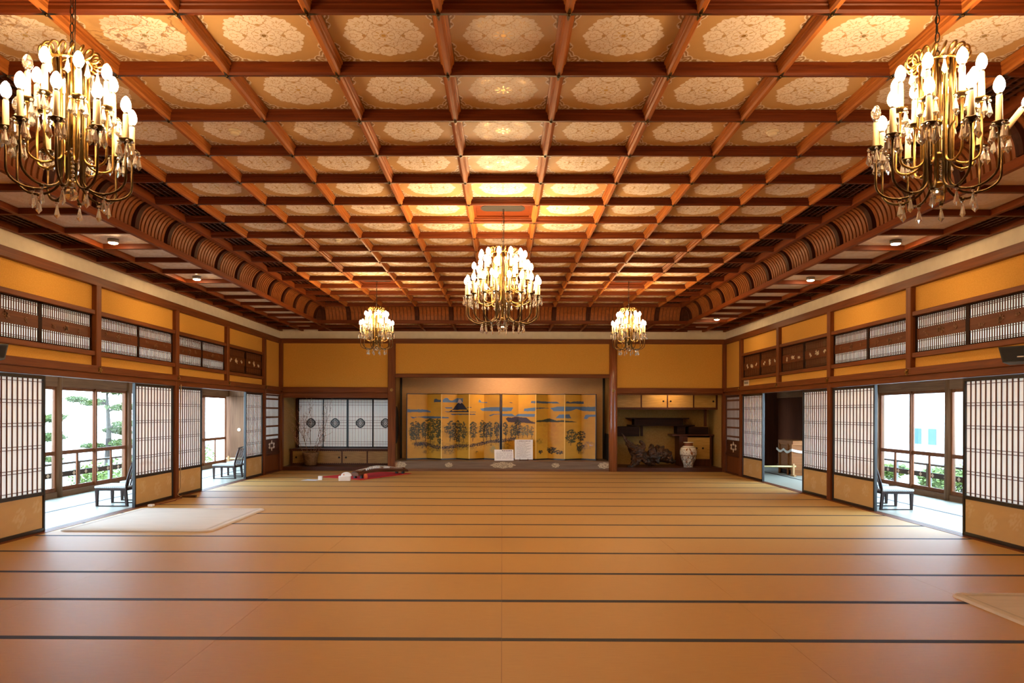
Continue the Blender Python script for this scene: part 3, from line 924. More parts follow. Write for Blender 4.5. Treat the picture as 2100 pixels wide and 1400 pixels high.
# side alcoves: floors, sills, backs, ceilings
for s_, nm in ((-1, 'left'), (1, 'right')):
    MB().box(s_*2.87, s_*5.66, YB-.01, YA+.05, .0, .10).build('alcove_floor', M['dark_x'], fa)
    MB().box(s_*2.87, s_*5.72, YB+.09, YA+.06, 2.10, 2.14).build('alcove_ceiling', M['dark_x'], ca)
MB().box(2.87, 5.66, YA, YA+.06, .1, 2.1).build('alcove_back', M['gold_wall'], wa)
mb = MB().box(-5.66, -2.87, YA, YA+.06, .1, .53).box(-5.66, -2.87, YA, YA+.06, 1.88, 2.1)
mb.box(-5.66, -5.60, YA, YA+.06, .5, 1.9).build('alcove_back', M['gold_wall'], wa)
mb = MB().cbox(-5.62, -2.87, YA-.05, YA+.05, 1.865, 1.92).cbox(-5.62, -2.87, YA-.05, YA+.05, .49, .535).cbox(-5.64, -5.585, YA-.05, YA+.05, .535, 1.87)
mb.build('window_casing', M['dark_x'], wa)

# four bamboo-lattice screens at the back of the left alcove
def window_screen(i, x0, x1):
    r = thing('window_screen', '%s white lattice screen with a diamond medallion from the left, in the left alcove' % ORD[i], 'paper screen', ((x0+x1)/2, YA-.015-(.026 if i in (1, 2) else 0), .535), 0, 'medallion screens in the left alcove')
    hw = (x1-x0)/2; H = 1.33
    fr = MB()
    for x in (-hw, hw-.030): fr.box(x, x+.030, -.012, .012, 0, H)
    fr.box(-hw, hw, -.012, .012, 0, .028); fr.box(-hw, hw, -.012, .012, H-.02, H)
    fr.build('frame', M['lacquer'], r)
    a, b = -hw+.030, hw-.030
    lt = MB()
    for j in range(1, 20):
        x = a+(b-a)*j/20; lt.box(x-.0045, x+.0045, -.006, 0, .028, H-.02)
    for z in (.10,.16,.52,.60,.68,.74,.84,1.16,1.23): lt.box(a, b, -.007, -.001, z-.004, z+.004)
    lt.build('lattice', M['kumiko'], r)
    MB().sheet('y', .002, a, b, .028, H-.02).build('paper', M['paper_fine'], r)
    md = MB(); c = (0, .67)
    ring = lambda r0, r1, n=32: [[(c[0]+q*math.cos(t)*(1+.05*math.cos(4*t)), c[1]+q*math.sin(t)*(1+.05*math.cos(4*t))) for t in np.linspace(0, 2*PI, n, endpoint=False)] for q in (r0, r1)]
    for r0, r1 in ((.100,.128),(.040,.055)):
        A_, B_ = ring(r0, r1); n = len(A_)
        md.add([(p[0], -.0085, p[1]) for p in A_]+[(p[0], -.0085, p[1]) for p in B_], [(i_, (i_+1) % n, n+(i_+1) % n, n+i_) for i_ in range(n)])
    for k in range(8):
        t = k*PI/4; ca, sa = math.cos(t), math.sin(t)
        w_ = .010
        md.prism([(c[0]+ca*.04-sa*w_, c[1]+sa*.04+ca*w_), (c[0]+ca*.11-sa*w_, c[1]+sa*.11+ca*w_), (c[0]+ca*.11+sa*w_, c[1]+sa*.11-ca*w_), (c[0]+ca*.04+sa*w_, c[1]+sa*.04-ca*w_)], 'y', -.0085, -.0045)
        u_ = t+PI/8
        po = [(c[0]+math.cos(u_)*.083+.017*math.cos(q), c[1]+math.sin(u_)*.083+.017*math.sin(q)) for q in np.linspace(0, 2*PI, 8, endpoint=False)]
        md.prism(po, 'y', -.0085, -.0045)
    md.prism([(c[0]+.02*math.cos(q), c[1]+.02*math.sin(q)) for q in np.linspace(0, 2*PI, 10, endpoint=False)], 'y', -.0085, -.0045)
    md.build('medallion', M['lacquer'], r)
for i in range(4): window_screen(i, -5.585+i*.68, -5.585+(i+1)*.68+(.02 if i != 1 else -.002))
tag(MB().box(-6.5, 6.5, 22.2, 22.4, -3, 3.4).build('wall_neighbouring_wing', M['white_plaster']), kind='structure')  # unseen wall added to cut the sky light on the alcove screens
M['gilt'] = mat('gilt_edge', (.90,.62,.16), .4)
# closing boards of the roof void
MB().box(-WX-.12, -WX-.09, YN-.1, YB+1.4, 3.6, 4.4).box(WX+.09, WX+.12, YN-.1, YB+1.4, 3.6, 4.4).box(-WX-.1, WX+.1, YB+1.37, YB+1.4, 2.6, 4.4).box(-WX-.1, WX+.1, YB+.1, YB+1.4, 2.64, 2.68).build('roof_skirt', M['dark_x'], ceil)

# ================================================================== CHANDELIERS
def shared(mb, name, mats):
    o = mb.build(name, mats); me = o.data; bpy.data.objects.remove(o); return me
def inst(name, me, parent, loc=(0,0,0), rz=0, scale=None):
    o = bpy.data.objects.new(name, me); COL.objects.link(o)
    o.parent = parent; o.location = loc; o.rotation_euler = (0,0,rz)
    if scale: o.scale = scale
    return o
CAND = shared(MB().lathe([(.0005,0),(.016,0),(.0165,.02),(.015,.145),(.012,.148)], 14).lathe([(.0125,.147),(.0125,.162),(.010,.164)], 14, mi=1), 'candle', [M['candle'], M['steel']])
BULBM = shared(MB().lathe([(.010,.160),(.019,.170),(.0258,.186),(.0268,.200),(.0235,.218),(.0165,.234),(.008,.245),(.001,.249)], 14), 'bulb', [M['bulb']])
def dish():
    mb = MB()
    pr = []
    n = 24
    for (r, z) in ((.008,-.006),(.026,-.004),(.038,.006),(.036,.010),(.022,.002),(.014,.006)):
        pr.append([(r*(1+(.10*math.cos(6*2*PI*j/n) if r > .03 else 0))*math.cos(2*PI*j/n), r*(1+(.10*math.cos(6*2*PI*j/n) if r > .03 else 0))*math.sin(2*PI*j/n), z) for j in range(n)])
    vs = [p for row in pr for p in row]
    fs = [(i*n+j, i*n+(j+1) % n, (i+1)*n+(j+1) % n, (i+1)*n+j) for i in range(len(pr)-1) for j in range(n)]
    mb.add(vs, fs, 0, True)
    return mb
DISH = shared(dish(), 'drip_pan', [M['brass_dark']])
PEND = shared(MB().lathe([(.0005,0),(.006,-.003),(.010,-.009),(.007,-.015),(.0005,-.018)], 8, smooth=False).lathe([(.0005,-.020),(.005,-.022),(.007,-.036),(.0165,-.080),(.0005,-.100)], 6, smooth=False), 'crystal_pendant', [M['crystal']])
BALL = shared(MB().lathe([(.0005,.036)]+[(.036*math.sin(PI*i/7), .036*math.cos(PI*i/7)) for i in range(1,7)]+[(.0005,-.036)], 10, smooth=False), 'crystal_ball', [M['bulb_off']])
def arm_mesh(r, ztop, zbot, zcup, r0):
    """hanger tube down from the crown, U-turn outwards, up to the candle"""
    p = [(r0*1.15, 0, ztop), (r0*1.08, 0, ztop-.1)]
    zr = zbot + .5*(r-r0)*.75
    p.append((r0, 0, zr+.06))
    for t in np.linspace(PI, 2*PI, 13):
        p.append(((r0+r)/2+(r-r0)/2*math.cos(t), 0, zr+(zr-zbot)*math.sin(t)))
    p.append((r, 0, zcup-.012))
    mb = MB().tube(p, .0068, 8)
    mb.lathe([(.0085,-.012),(.013,-.004),(.0085,.004)], 8, ((r0+r)/2, 0, zbot), smooth=True)
    mb.lathe([(.007,-.02),(.012,-.012),(.008,-.004)], 8, (r, 0, zcup))
    return mb
HANG = ZP-.01
def chandelier(name, label, loc, tiers, zcrown, crown_r, zball, seed):
    """tiers: (count, radius, z cup, z arm bottom, inner radius, pendants per dish, bottom pendant?)  heights above the floor"""
    rn = random.Random(seed)
    root = thing(name, label, 'chandelier', (loc[0], loc[1], HANG), 0, 'crystal chandeliers')
    z = lambda h: h-HANG
    # chain of long links
    ch = MB(); zz = 0.0; k = 0
    while zz > z(zcrown)-.02:
        pts = []
        for t in np.linspace(0, 2*PI, 12, endpoint=False):
            u, v = .010*math.cos(t), .028*math.sin(t)
            pts.append((u if k % 2 else 0, 0 if k % 2 else u, zz-.028+v))
        ch.tube(pts, .0028, 5, closed=True); zz -= .049; k += 1
    ch.build('chain', M['iron'], root)
    MB().tube([(.012,.01,0),(.016,.004,z(zcrown)*.5),(.008,.012,z(zcrown)-.03)], .003, 5).build('wire', M['iron'], root)
    # crown of standing loops
    cr_ = MB(); n = 18
    for i in range(n):
        a = i*2*PI/n; ca, sa = math.cos(a), math.sin(a)
        pts = []
        for t in np.linspace(0, 2*PI, 14, endpoint=False):
            q = .030*math.cos(t); h = .034*math.sin(t)
            R_ = crown_r+q
            pts.append((R_*ca - .012*math.sin(t)*sa, R_*sa + .012*math.sin(t)*ca, z(zcrown)-.034+h))
        cr_.tube(pts, .006, 6, closed=True)
    pts = [((crown_r-.03)*math.cos(t), (crown_r-.03)*math.sin(t), z(zcrown)-.06) for t in np.linspace(0, 2*PI, 24, endpoint=False)]
    cr_.tube(pts, .008, 6, closed=True)
    for i in range(4):
        a = i*PI/2; cr_.tube([(.006*math.cos(a), .006*math.sin(a), z(zcrown)-.03), ((crown_r-.03)*math.cos(a), (crown_r-.03)*math.sin(a), z(zcrown)-.06)], .005, 6)
    cr_.build('crown', M['gold'], root)
    zb = z(tiers[-1][3])
    st_ = MB().tube([(0,0,z(zcrown)-.02),(0,0,zb+.05)], .008, 10)
    for h in (.0, .16, .34): st_.lathe([(.012,-.02),(.03,-.008),(.034,0),(.03,.008),(.012,.02)], 14, (0,0,zb+.06+h))
    for i in range(6):
        a = i*2*PI/6; rr = crown_r*.80
        st_.tube([(rr*.9*math.cos(a), rr*.9*math.sin(a), z(zcrown)-.06), (rr*math.cos(a), rr*math.sin(a), zb+.38), (.03*math.cos(a), .03*math.sin(a), zb+.30)], .0055, 6)
    st_.build('stem', M['gold'], root)
    bd = MB()
    for i in range(9): bd.lathe([(.0005,.011),(.009,.005),(.011,0),(.009,-.005),(.0005,-.011)], 8, (.02,-.02, z(zball)+.05+i*.024), smooth=False)
    bd.build('bead_string', M['crystal'], root)
    inst('crystal_ball', BALL, root, (.0, 0, z(zball)))
    for i in range(8):
        a = (i+.5)*PI/4
        inst('crystal_pendant', PEND, root, (crown_r*math.cos(a), crown_r*math.sin(a), z(zcrown)-.07))
    for (n, r, zc_, zb_, r0, npend, bot) in tiers:
        me = shared(arm_mesh(r, z(zcrown)-.05, z(zb_), z(zc_), r0), 'arm', [M['brass_dark'] if bot else M['gold']])
        off = rn.uniform(0, 6.28)
        for i in range(n):
            a = off+i*2*PI/n
            am = inst('candle_arm', me, root, (0,0,0), a)
            inst('drip_pan', DISH, am, (r, 0, z(zc_)))
            inst('candle', CAND, am, (r, 0, z(zc_)))
            inst('bulb', BULBM, am, (r, 0, z(zc_)))
            for q in range(npend):
                b = q*2*PI/npend + rn.uniform(0, .6)
                inst('crystal_pendant', PEND, am, (r+.037*math.cos(b), .037*math.sin(b), z(zc_)+.002), rn.uniform(0, 6))
            if bot: inst('crystal_pendant', PEND, am, ((r0+r)/2, 0, z(zb_)-.008), rn.uniform(0, 6))
    return root
small = [(8, .205, 3.165, 2.85, .075, 4, False), (10, .30, 2.995, 2.70, .06, 5, True)]
big = [(12, .275, 3.225, 2.98, .10, 1, False), (10, .35, 3.085, 2.82, .09, 2, False), (18, .445, 2.905, 2.585, .08, 3, True)]
CX = 3*A
c1 = chandelier('chandelier', 'brass crystal chandelier at the left edge, in front of water-stained ceiling panels', (-CX, Y0-.5*A), small, 3.485, .125, 2.70, 4)
km = child_map()
def other(label, loc, rz):
    c = copy_tree(c1, None, km); c['label'] = label; c.location = (loc[0], loc[1], HANG); c.rotation_euler = (0,0,rz); return c
c2 = other('brass crystal chandelier at the right edge with one candle knocked askew', (CX, Y0-.5*A), .9)
c4 = other('small distant chandelier above the left alcove with the white lattice screens', (-CX, Y0+11.5*A), 2.0)
c5 = other('small distant chandelier above the right alcove with the vase', (CX, Y0+11.5*A), 3.7)
c3 = chandelier('chandelier', 'large three-tiered crystal chandelier hanging in the centre of the hall', (0, Y0+5.5*A), big, 3.505, .16, 2.52, 12)
# askew candle on the right chandelier, and a few bulbs that are out
arms2 = [o for o in bpy.data.objects if o.parent == c2 and o.name.startswith('candle_arm')]
bpy.context.view_layer.update()
best = max(arms2, key=lambda o: (o.matrix_world @ Vector((.3, 0, 0)) - o.matrix_world.translation).dot(Vector((.95,-.3,0))) if max((c.location.x for c in o.children), default=0) > .28 else -9)
for ch in best.children:
    if ch.name.startswith(('candle', 'bulb')): ch.rotation_euler = (.15, .62, 0)
def put_out(root, idx):
    arms = sorted([o for o in bpy.data.objects if o.parent == root and o.name.startswith('candle_arm')], key=lambda o: o.name)
    for i in idx:
        for ch in arms[i].children:
            if ch.name.startswith('bulb'):
                ch.material_slots[0].link = 'OBJECT'; ch.material_slots[0].material = M['bulb_off']; ch['label'] = 'clear bulb that is out'
put_out(c1, (3, 12)); put_out(c2, (10,))

# ================================================================== DOWNLIGHTS AND CEILING FITTINGS
DL = [(-4.85, 8.83, 'round downlight in the left lower ceiling nearest the camera'), (-4.85, 11.25, 'second round downlight in the left lower ceiling'),
      (4.85, 8.80, 'round downlight in the right lower ceiling nearest the camera'), (4.85, 11.22, 'second round downlight in the right lower ceiling'), (4.80, 15.95, 'round downlight in the right lower ceiling nearest the far corner')]
for x, y, l in DL:
    r = thing('downlight', l, 'ceiling light', (x, y, ZSP), 0, 'downlights of the lower ceiling')
    MB().lathe([(.066,0),(.066,-.045),(.058,-.048),(.054,-.03),(.001,-.03)], 24).build('housing', M['steel'], r)
    MB().lathe([(.001,-.064),(.030,-.061),(.050,-.053),(.054,-.044),(.001,-.040)], 24).build('lens', M['lamp'], r)
for x, y, l in ((-CX, Y0+2.5*A, 'small round smoke detector on a left ceiling panel near the camera'), (CX, Y0+2.5*A, 'small round smoke detector on a right ceiling panel near the camera'),
                (-CX, Y0+7.5*A, 'tiny smoke detector on a left ceiling panel farther down the hall'), (CX, Y0+7.5*A, 'tiny smoke detector on a right ceiling panel farther down the hall')):
    r = thing('smoke_detector', l, 'smoke detector', (x, y, ZP), 0, 'smoke detectors on the ceiling')
    MB().lathe([(.055,0),(.055,-.012),(.048,-.018)], 24).build('base', M['offwhite'], r)
    MB().lathe([(.040,-.018),(.038,-.034),(.022,-.042),(.001,-.043)], 20).build('cover', M['offwhite'], r)

# hidden tube lamp behind the lintel of the centre alcove, spot above the right cupboard doors
r = thing('alcove_lamp', 'strip lamp hidden behind the lintel of the centre alcove', 'lamp', (0.1, YB+.22, 2.545))
MB().box(-.55, .55, -.03, .03, .02, .05).build('housing', M['white'], r)
MB().tube([(-.52,0,0),(.52,0,0)], .013, 10).build('tube', emit_mat('alcove_tube', (1.0,.66,.45), 110), r)
r = thing('cupboard_lamp', 'small lamp under the rail above the right alcove cupboard', 'lamp', (4.30, YB+.10, 2.02))
MB().box(-.38, .38, -.02, .02, .012, .035).build('housing', M['dark_x'], r)
MB().tube([(-.35,0,0),(.35,0,0)], .009, 8).build('tube', emit_mat('cupboard_tube', (1.0,.62,.22), 55), r)

# ================================================================== FOLDING SCREENS
def pip(px, py, poly):
    ins = np.zeros(px.shape, bool)
    n = len(poly)
    for i in range(n):
        x1, y1 = poly[i]; x2, y2 = poly[(i+1) % n]
        if y1 == y2: continue
        c = ((y1 > py) != (y2 > py)) & (px < (x2-x1)*(py-y1)/(y2-y1)+x1)
        ins ^= c
    return ins
GOLD_ = np.array([.60,.315,.020])
BLUE = np.array([.10,.20,.36]); DBL = np.array([.05,.085,.14]); NAVY = np.array([.012,.018,.05]); SNOW = np.array([.62,.48,.40])
GRN = np.array([.045,.045,.010]); DGR = np.array([.025,.022,.010])
def conv(p, s): # drawing coordinates of the two screens, in one frame
    return [((800+x/6.3625, 750+y/6.3625) if s == 2 else (1020+x/6.364, 750+y/6.364)) for x, y in p]
BANDS = [
 (2, [(560,472),(565,430),(592,424),(625,440),(662,442),(664,472)], DBL), (2, [(678,475),(680,440),(715,415),(745,416),(770,445),(800,452),(835,432),(860,418),(945,418),(942,470),(880,474)], BLUE),
 (2, [(220,568),(400,570),(470,578),(512,594),(512,608),(220,608)], BLUE*.8), (2, [(250,664),(300,672),(385,668),(430,660),(640,664),(760,674),(758,688),(440,692),(400,682),(340,672),(290,690),(268,684)], BLUE*.6),
 (2, [(770,626),(1110,628),(1112,640),(800,642)], DBL), (2, [(700,540),(800,538),(800,556),(720,556)], BLUE*.7), (2, [(990,538),(1060,538),(1060,548),(1000,548)], DBL), (2, [(700,596),(760,596),(1120,598),(1120,606),(740,606)], BLUE*.5),
 (2, [(1170,560),(1260,538),(1445,535),(1445,590),(1200,588)], BLUE), (2, [(1285,645),(1350,625),(1445,625),(1445,632),(1360,636),(1310,658)], BLUE*.8), (2, [(1138,470),(1150,465),(1160,432),(1172,440),(1190,466),(1268,468),(1262,480),(1190,476)], BLUE),
 (3, [(20,538),(205,540),(178,590),(20,590)], BLUE), (3, [(345,590),(352,556),(420,548),(500,538),(535,545),(505,572),(485,588)], BLUE), (3, [(700,545),(800,526),(890,526),(890,590),(745,590)], BLUE),
 (3, [(890,526),(1292,528),(1292,590),(1150,585),(1050,558),(965,586),(890,590)], BLUE*.75), (3, [(435,482),(445,455),(510,452),(640,460),(790,462),(820,485)], BLUE*.7), (3, [(505,455),(640,458),(680,470),(670,485),(510,482)], DBL),
 (3, [(900,485),(905,462),(930,456),(965,470),(1015,455),(1150,456),(1150,487)], DBL), (3, [(58,627),(190,628),(232,652),(270,628),(490,627),(490,666),(60,658)], BLUE), (3, [(770,682),(815,632),(895,632),(895,682)], BLUE), (3, [(895,632),(952,632),(978,684),(895,682)], DBL*1.4),
 (3, [(1150,690),(1172,636),(1292,632),(1292,660),(1215,664),(1192,692)], BLUE), (3, [(105,692),(130,672),(180,678),(232,664),(300,672),(380,676),(440,722),(492,742),(492,756),(330,742),(140,738)], np.array([.05,.03,.035])),
 (3, [(508,728),(520,712),(600,706),(690,686),(785,714),(862,710),(1000,722),(1062,736),(508,734)], np.array([.03,.035,.018])), (3, [(500,545),(560,540),(690,545),(690,550),(520,556)], DBL*.9), (3, [(150,472),(175,468),(212,482),(160,478)], DBL),
 (2, [(750,605),(812,560),(862,490),(888,428),(910,430),(940,488),(985,545),(1032,602)], NAVY), (2, [(862,490),(888,428),(910,430),(938,484),(918,480),(904,494),(886,476)], SNOW), (2, [(798,574),(1000,571),(1000,586),(795,590)], GOLD_)]
TREES = [(2,320,732,1040,130,0),(2,270,800,1000,60,0),(2,430,740,1000,80,0),(2,510,690,1040,140,0),(2,615,700,1000,110,0),(2,640,960,1040,60,0),(2,740,790,900,80,1),(2,790,725,1000,90,1),(2,870,722,1070,110,2),(2,950,740,1000,90,1),(2,1080,730,1000,95,1),(2,1200,718,1000,85,1),(2,1245,745,990,70,2),(2,1300,735,990,80,1),(2,1385,740,965,70,1),
         (3,10,760,950,40,1),(3,100,735,960,70,1),(3,190,775,970,60,1),(3,270,705,960,80,2),(3,235,780,960,60,1),(3,330,790,950,60,3),(3,390,782,945,80,3),(3,450,800,940,60,3),(3,980,842,1050,160,0),(3,1115,850,1010,110,2),(3,720,1080,1170,120,2),(3,820,1115,1168,90,2),(3,570,1115,1165,50,2),(3,1100,1000,1160,90,2)]
PATCH = [(2,470,880,230,130,GRN,.38),(2,870,890,170,130,GRN*.8,.55),(2,1220,870,210,120,GRN,.38),(3,250,850,170,110,GRN,.38),(2,700,1075,380,60,GRN,.45),(3,700,760,220,40,GOLD_*.7,.6),(3,690,900,120,200,np.array([.50,.20,.015]),.5),(2,480,1140,80,32,GRN,.6),(2,340,1030,70,30,GRN,.6),(2,760,1140,85,36,GRN,.6),(2,1130,1145,22,22,GRN,.8),(2,1340,1110,45,60,np.array([.20,.26,.13]),.6),(2,940,1040,120,45,GRN,.5),(2,500,1030,170,45,DGR*2,.6),(2,740,810,60,30,np.array([.07,.12,.08]),.7),
         (3,110,1062,80,42,GRN,.6),(3,560,990,55,38,GRN,.6),(3,1110,1100,60,70,DGR*1.5,.75),(3,1200,1040,90,55,np.array([.16,.11,.09]),.6),(3,1000,880,40,60,GRN,.3),(3,470,1000,50,60,GRN*1.6,.5),(3,430,740,70,22,GRN,.7),(3,300,730,80,30,GRN,.6),(3,1240,1040,30,14,SNOW,.8)]
def paint(px, py):
    """the landscape at drawing coordinates px,py"""
    c = np.ones(px.shape+(4,)); n1 = fbm(px/22, py/14, 2, 4); n2 = fbm(px/3.2, py/3.2, 8, 3); n3 = fbm(px/1.9, py/1.3, 12, 2)
    col = GOLD_*(1+.28*(n1-.5)[..., None])
    # gold leaf squares
    col = col*(1-.05*(((px % 11.5) < .35) | ((py % 11.5) < .35))[..., None])
    for s_, x, y, rx, ry, cl, al in PATCH:
        (cx, cy_), = conv([(x, y)], s_)
        d = np.hypot((px-cx)/(rx/6.36), (py-cy_)/(ry/6.36))
        f = np.clip((1.15-d)*2.2, 0, 1)*al*np.clip((n2-.25)*2.2, 0, 1)
        col = col*(1-f[..., None]) + cl*f[..., None]
    wx = (fbm(px/7, py/7, 21, 2)-.5)*1.6; wy = (fbm(px/6, py/6, 33, 2)-.5)*1.2
    for s_, poly, cl in BANDS:
        m = pip(px+wx*.6, py+wy*.6, conv(poly, s_))
        col[m] = (cl*(1+.5*(n1-.5)[..., None]))[m]
    # the procession along the causeway
    pth = conv([(300,1040),(420,1030),(560,1070),(700,1080),(880,1060),(1050,1050),(1180,1030),(1300,1000),(1430,985)], 2)+conv([(60,985),(150,972),(235,960)], 3)
    yy = np.interp(px, [p[0] for p in pth], [p[1] for p in pth], left=-99, right=-99)
    sp = vnoise(px*1.3, py*.9, 41)
    m = (np.abs(py-yy-(sp-.5)*3) < 2.6+1.5*vnoise(px/5, py*0, 5)) & (vnoise(px*1.6, py*1.1, 77) > .30)
    col[m] = np.array([.02,.012,.010])
    m = (np.abs(py-yy-5) < 4) & (vnoise(px*1.9, py*.35, 78) > .70); col[m] = col[m]*.35
    m = (np.abs(py-yy) < 3) & (vnoise(px*2.1, py*1.7, 79) > .84); col[m] = np.array([.35,.22,.18])
    rs = random.Random(5)
    for s_, x, yt, yb, wd, kind in TREES:
        (cx, y0), (_, y1) = conv([(x, yt), (x, yb)], s_)
        hw = wd/6.36/2; H = y1-y0
        lean = rs.uniform(-.08,.08)
        xx = cx+lean*(py-y0)+.5*np.sin((py-y0)/H*5+x)
        tr = (np.abs(px-xx) < .6) & (py > y0+.1*H) & (py < y1)
        col[tr] = np.array([.06,.025,.010])
        cl = (GRN, GRN*.9+.01, DGR, np.array([.13,.11,.04]))[kind]
        nb = 11 if hw > 6 else 9
        for b in range(nb):
            t = b/nb
            q = (.40+.60*math.sin(PI*min(1, t*.95+.15)))
            for sd in ((-1, 1) if b else (0,)):
                bx = cx+sd*hw*q*rs.uniform(.35,.8); by = y0+H*(.03+.80*t)+rs.uniform(-1,1)
                rx, ry = hw*rs.uniform(.40,.62), max(1.4, H*rs.uniform(.045,.065))
                d = np.hypot((px-bx)/rx, (py-by-.35*np.abs(px-bx)/rx*ry)/ry)
                m = (d < 1) & (n3+.28*(1-d) > .50)
                col[m] = (cl*(.6+1.2*vnoise(px*1.3, py*1.3, 3)[..., None]))[m]
    c[..., :3] = col
    return c
M['screen_paint'] = paint_mat('gilded_painting', .45, False, .4)
ZT = .25
def byobu(px_folds, X0, X1, label):
    r = thing('folding_screen', label, 'folding screen', ((X0+X1)/2, 18.90, ZT), 0, 'painted folding screens in the centre alcove')
    # panel widths follow the drawing; hinge lines alternate near and far
    f = np.array(px_folds, float)
    xs_ = X0+(f-f[0])/(f[-1]-f[0])*(X1-X0)-(X0+X1)/2
    H = 1.75
    fw = MB()
    for k in range(6):
        ya, yb = (-.14, .14) if k % 2 == 0 else (.14, -.14)
        xa, xb = xs_[k], xs_[k+1]
        nx = max(10, int((f[k+1]-f[k])*1.9)); nz = 250
        U, V = np.meshgrid(np.linspace(0, 1, nx), np.linspace(0, 1, nz))
        m_ = .012
        Pn = np.stack([xa+(xb-xa)*U, ya+(yb-ya)*U, .035+V*(H-.05)], -1)
        c = paint(f[k]+(f[k+1]-f[k])*U, 942.5-V*135)
        p = grid_mesh('panel', Pn, c, M['screen_paint'], r)
        d = Vector((xb-xa, yb-ya, 0)); L_ = d.length; d.normalize(); ang = math.atan2(d.y, d.x)
        MM = Matrix.Translation((xa, ya, 0)) @ Matrix.Rotation(ang, 4, 'Z')
        fr = MB().box(0, L_, .002, .022, 0, H, M=MM)
        fr.box(0, L_, -.004, .022, 0, .035, M=MM).box(0, L_, -.004, .022, H-.018, H, M=MM)
        if k == 0: fr.box(-.004, .014, -.004, .022, 0, H, M=MM)
        if k == 5: fr.box(L_-.014, L_+.004, -.004, .022, 0, H, M=MM)
        fr.build('border', M['lacquer'], p)
    hb = MB()
    for k in (2, 4): hb.box(xs_[k]-.011, xs_[k]+.011, -.148, -.138, .035, H-.018)
    hb.build('gilt_hinge', M['gilt'], r)
    return r
byobu([833,873,904.5,936,962,992,1026], -2.52, -.055, 'left six-fold gold screen painted with a snow-capped mountain and pine rows')
byobu([1028,1063,1099,1125,1159,1196,1224], -.015, 2.47, 'right six-fold gold screen painted with blue mist bands and lone pines')

# explanatory cards
def card(name, label, x, y, w, h, lean, lines, loc_z=ZT, rz=0, stand=True):
    r = thing(name, label, 'sign', (x, y, loc_z), rz, 'explanatory cards in the centre alcove')
    MM = Matrix.Rotation(-lean, 4, 'X')
    z0 = .03 if stand else .005
    MB().box(-w/2, w/2, 0, .006, z0, z0+h, M=MM).build('card', M['white'], r)
    tx = MB(); rs = random.Random(int(w*1000))
    for (zz, x0, x1, hh, step) in lines:
        q = x0
        while q < x1:
            ww = step*rs.uniform(.5,.85)
            tx.box(w*(q-.5), w*(q-.5+ww), -.0012, 0, z0+h*zz-hh*h/2, z0+h*zz+hh*h/2, M=MM)
            q += step*(1 if rs.random() > .08 else 2)
    tx.build('lettering', M['dark_x'], r)
    if stand:
        s_ = MB()
        for q in (-.22, .22):
            s_.box(w*q-.006, w*q+.006, -.03, .10, .0, .012).box(w*q-.006, w*q+.006, -.03, -.02, .0, .06).box(w*q-.006, w*q+.006, .02, .03, 0, h*.6, M=MM)
        s_.box(-w*.25, w*.25, .03, .045, 0, .012)
        s_.build('easel', M['dark_x'], r)
    else:
        MB().box(-w*.3, w*.3, .01, .16, 0, .004).box(-.01, .01, .005, .012, 0, h*.8, M=MM).build('prop', M['dark_x'], r)
LN = [(.93, .12, .88, .03, .045)]+[(.87-.045*i, .09, .60+.33*((i*37) % 10)/10, .012, .022) for i in range(18)]
card('notice_card', 'upright white notice card with rows of small text on an easel before the right screen', .565, 18.56, .475, .52, .12, LN)
LN2 = [(.90, .40, .86, .06, .11)]+[(.78-.085*i, .10, .92, .022, .03) for i in range(8)]
card('notice_card', 'low wide white notice card leaning back before the seam of the two gold screens', .05, 18.48, .50, .30, .35, LN2, stand=False, rz=.06)

# ================================================================== LEFT ALCOVE: CUPBOARD, BRANCHES
def low_cupboard():
    r = thing('low_cupboard', 'long low cupboard with gold sliding doors below the white lattice screens', 'cupboard', (-4.25, 19.1, .10))
    x0, x1, yf, yb, H = -1.37, 1.37, -.26, .26, .43
    MB().cbox(x0-.02, x1, yf-.03, yb, H-.05, H, .006).build('top', M['dark_x'], r)
    b = MB().box(x0, x1, yf, yb, 0, .04).box(x0, x0+.06, yf-.01, yb, .04, H-.05).box(x1-.06, x1, yf-.01, yb, .04, H-.05).box(x0, x1, yb-.02, yb, .04, H-.05)
    for q in range(1, 4):
        x = x0+.03+(x1-x0-.06)*q/4; b.box(x-.014, x+.014, yf-.01, yb, .04, H-.05)
    b.build('carcass', M['dark_x'], r)
    for q in range(4):
        a = x0+.03+(x1-x0-.06)*q/4+.016; c = x0+.03+(x1-x0-.06)*(q+1)/4-.016
        if q == 0: a += .016
        dr = MB().box(a, c, yf+.005, yf+.02, .04, H-.05).build('door', noise_mat('gilt_door_%d' % q, (.27,.14,.035), (.40,.225,.06), (1,1,9), 5, 4, .5), r)
        e = MB()
        n = 12
        for t in range(n):
            x = a+(c-a)*(t+.5)/n; e.box(x-.02, x+.02, yf+.002, yf+.006, H-.062, H-.05).box(x-.02, x+.02, yf+.002, yf+.006, .04, .052)
        e.build('trim_cloth', M['dark_x'], dr)
        kx = a+.09 if q in (0, 2) else c-.06
        MB().lathe([(.026,0),(.026,.004),(.016,.001),(.001,.001)], 16, M=Matrix.Translation((kx, yf+.005, .2)) @ Matrix.Rotation(PI/2, 4, 'X')).build('finger_pull', M['iron'], dr)
low_cupboard()
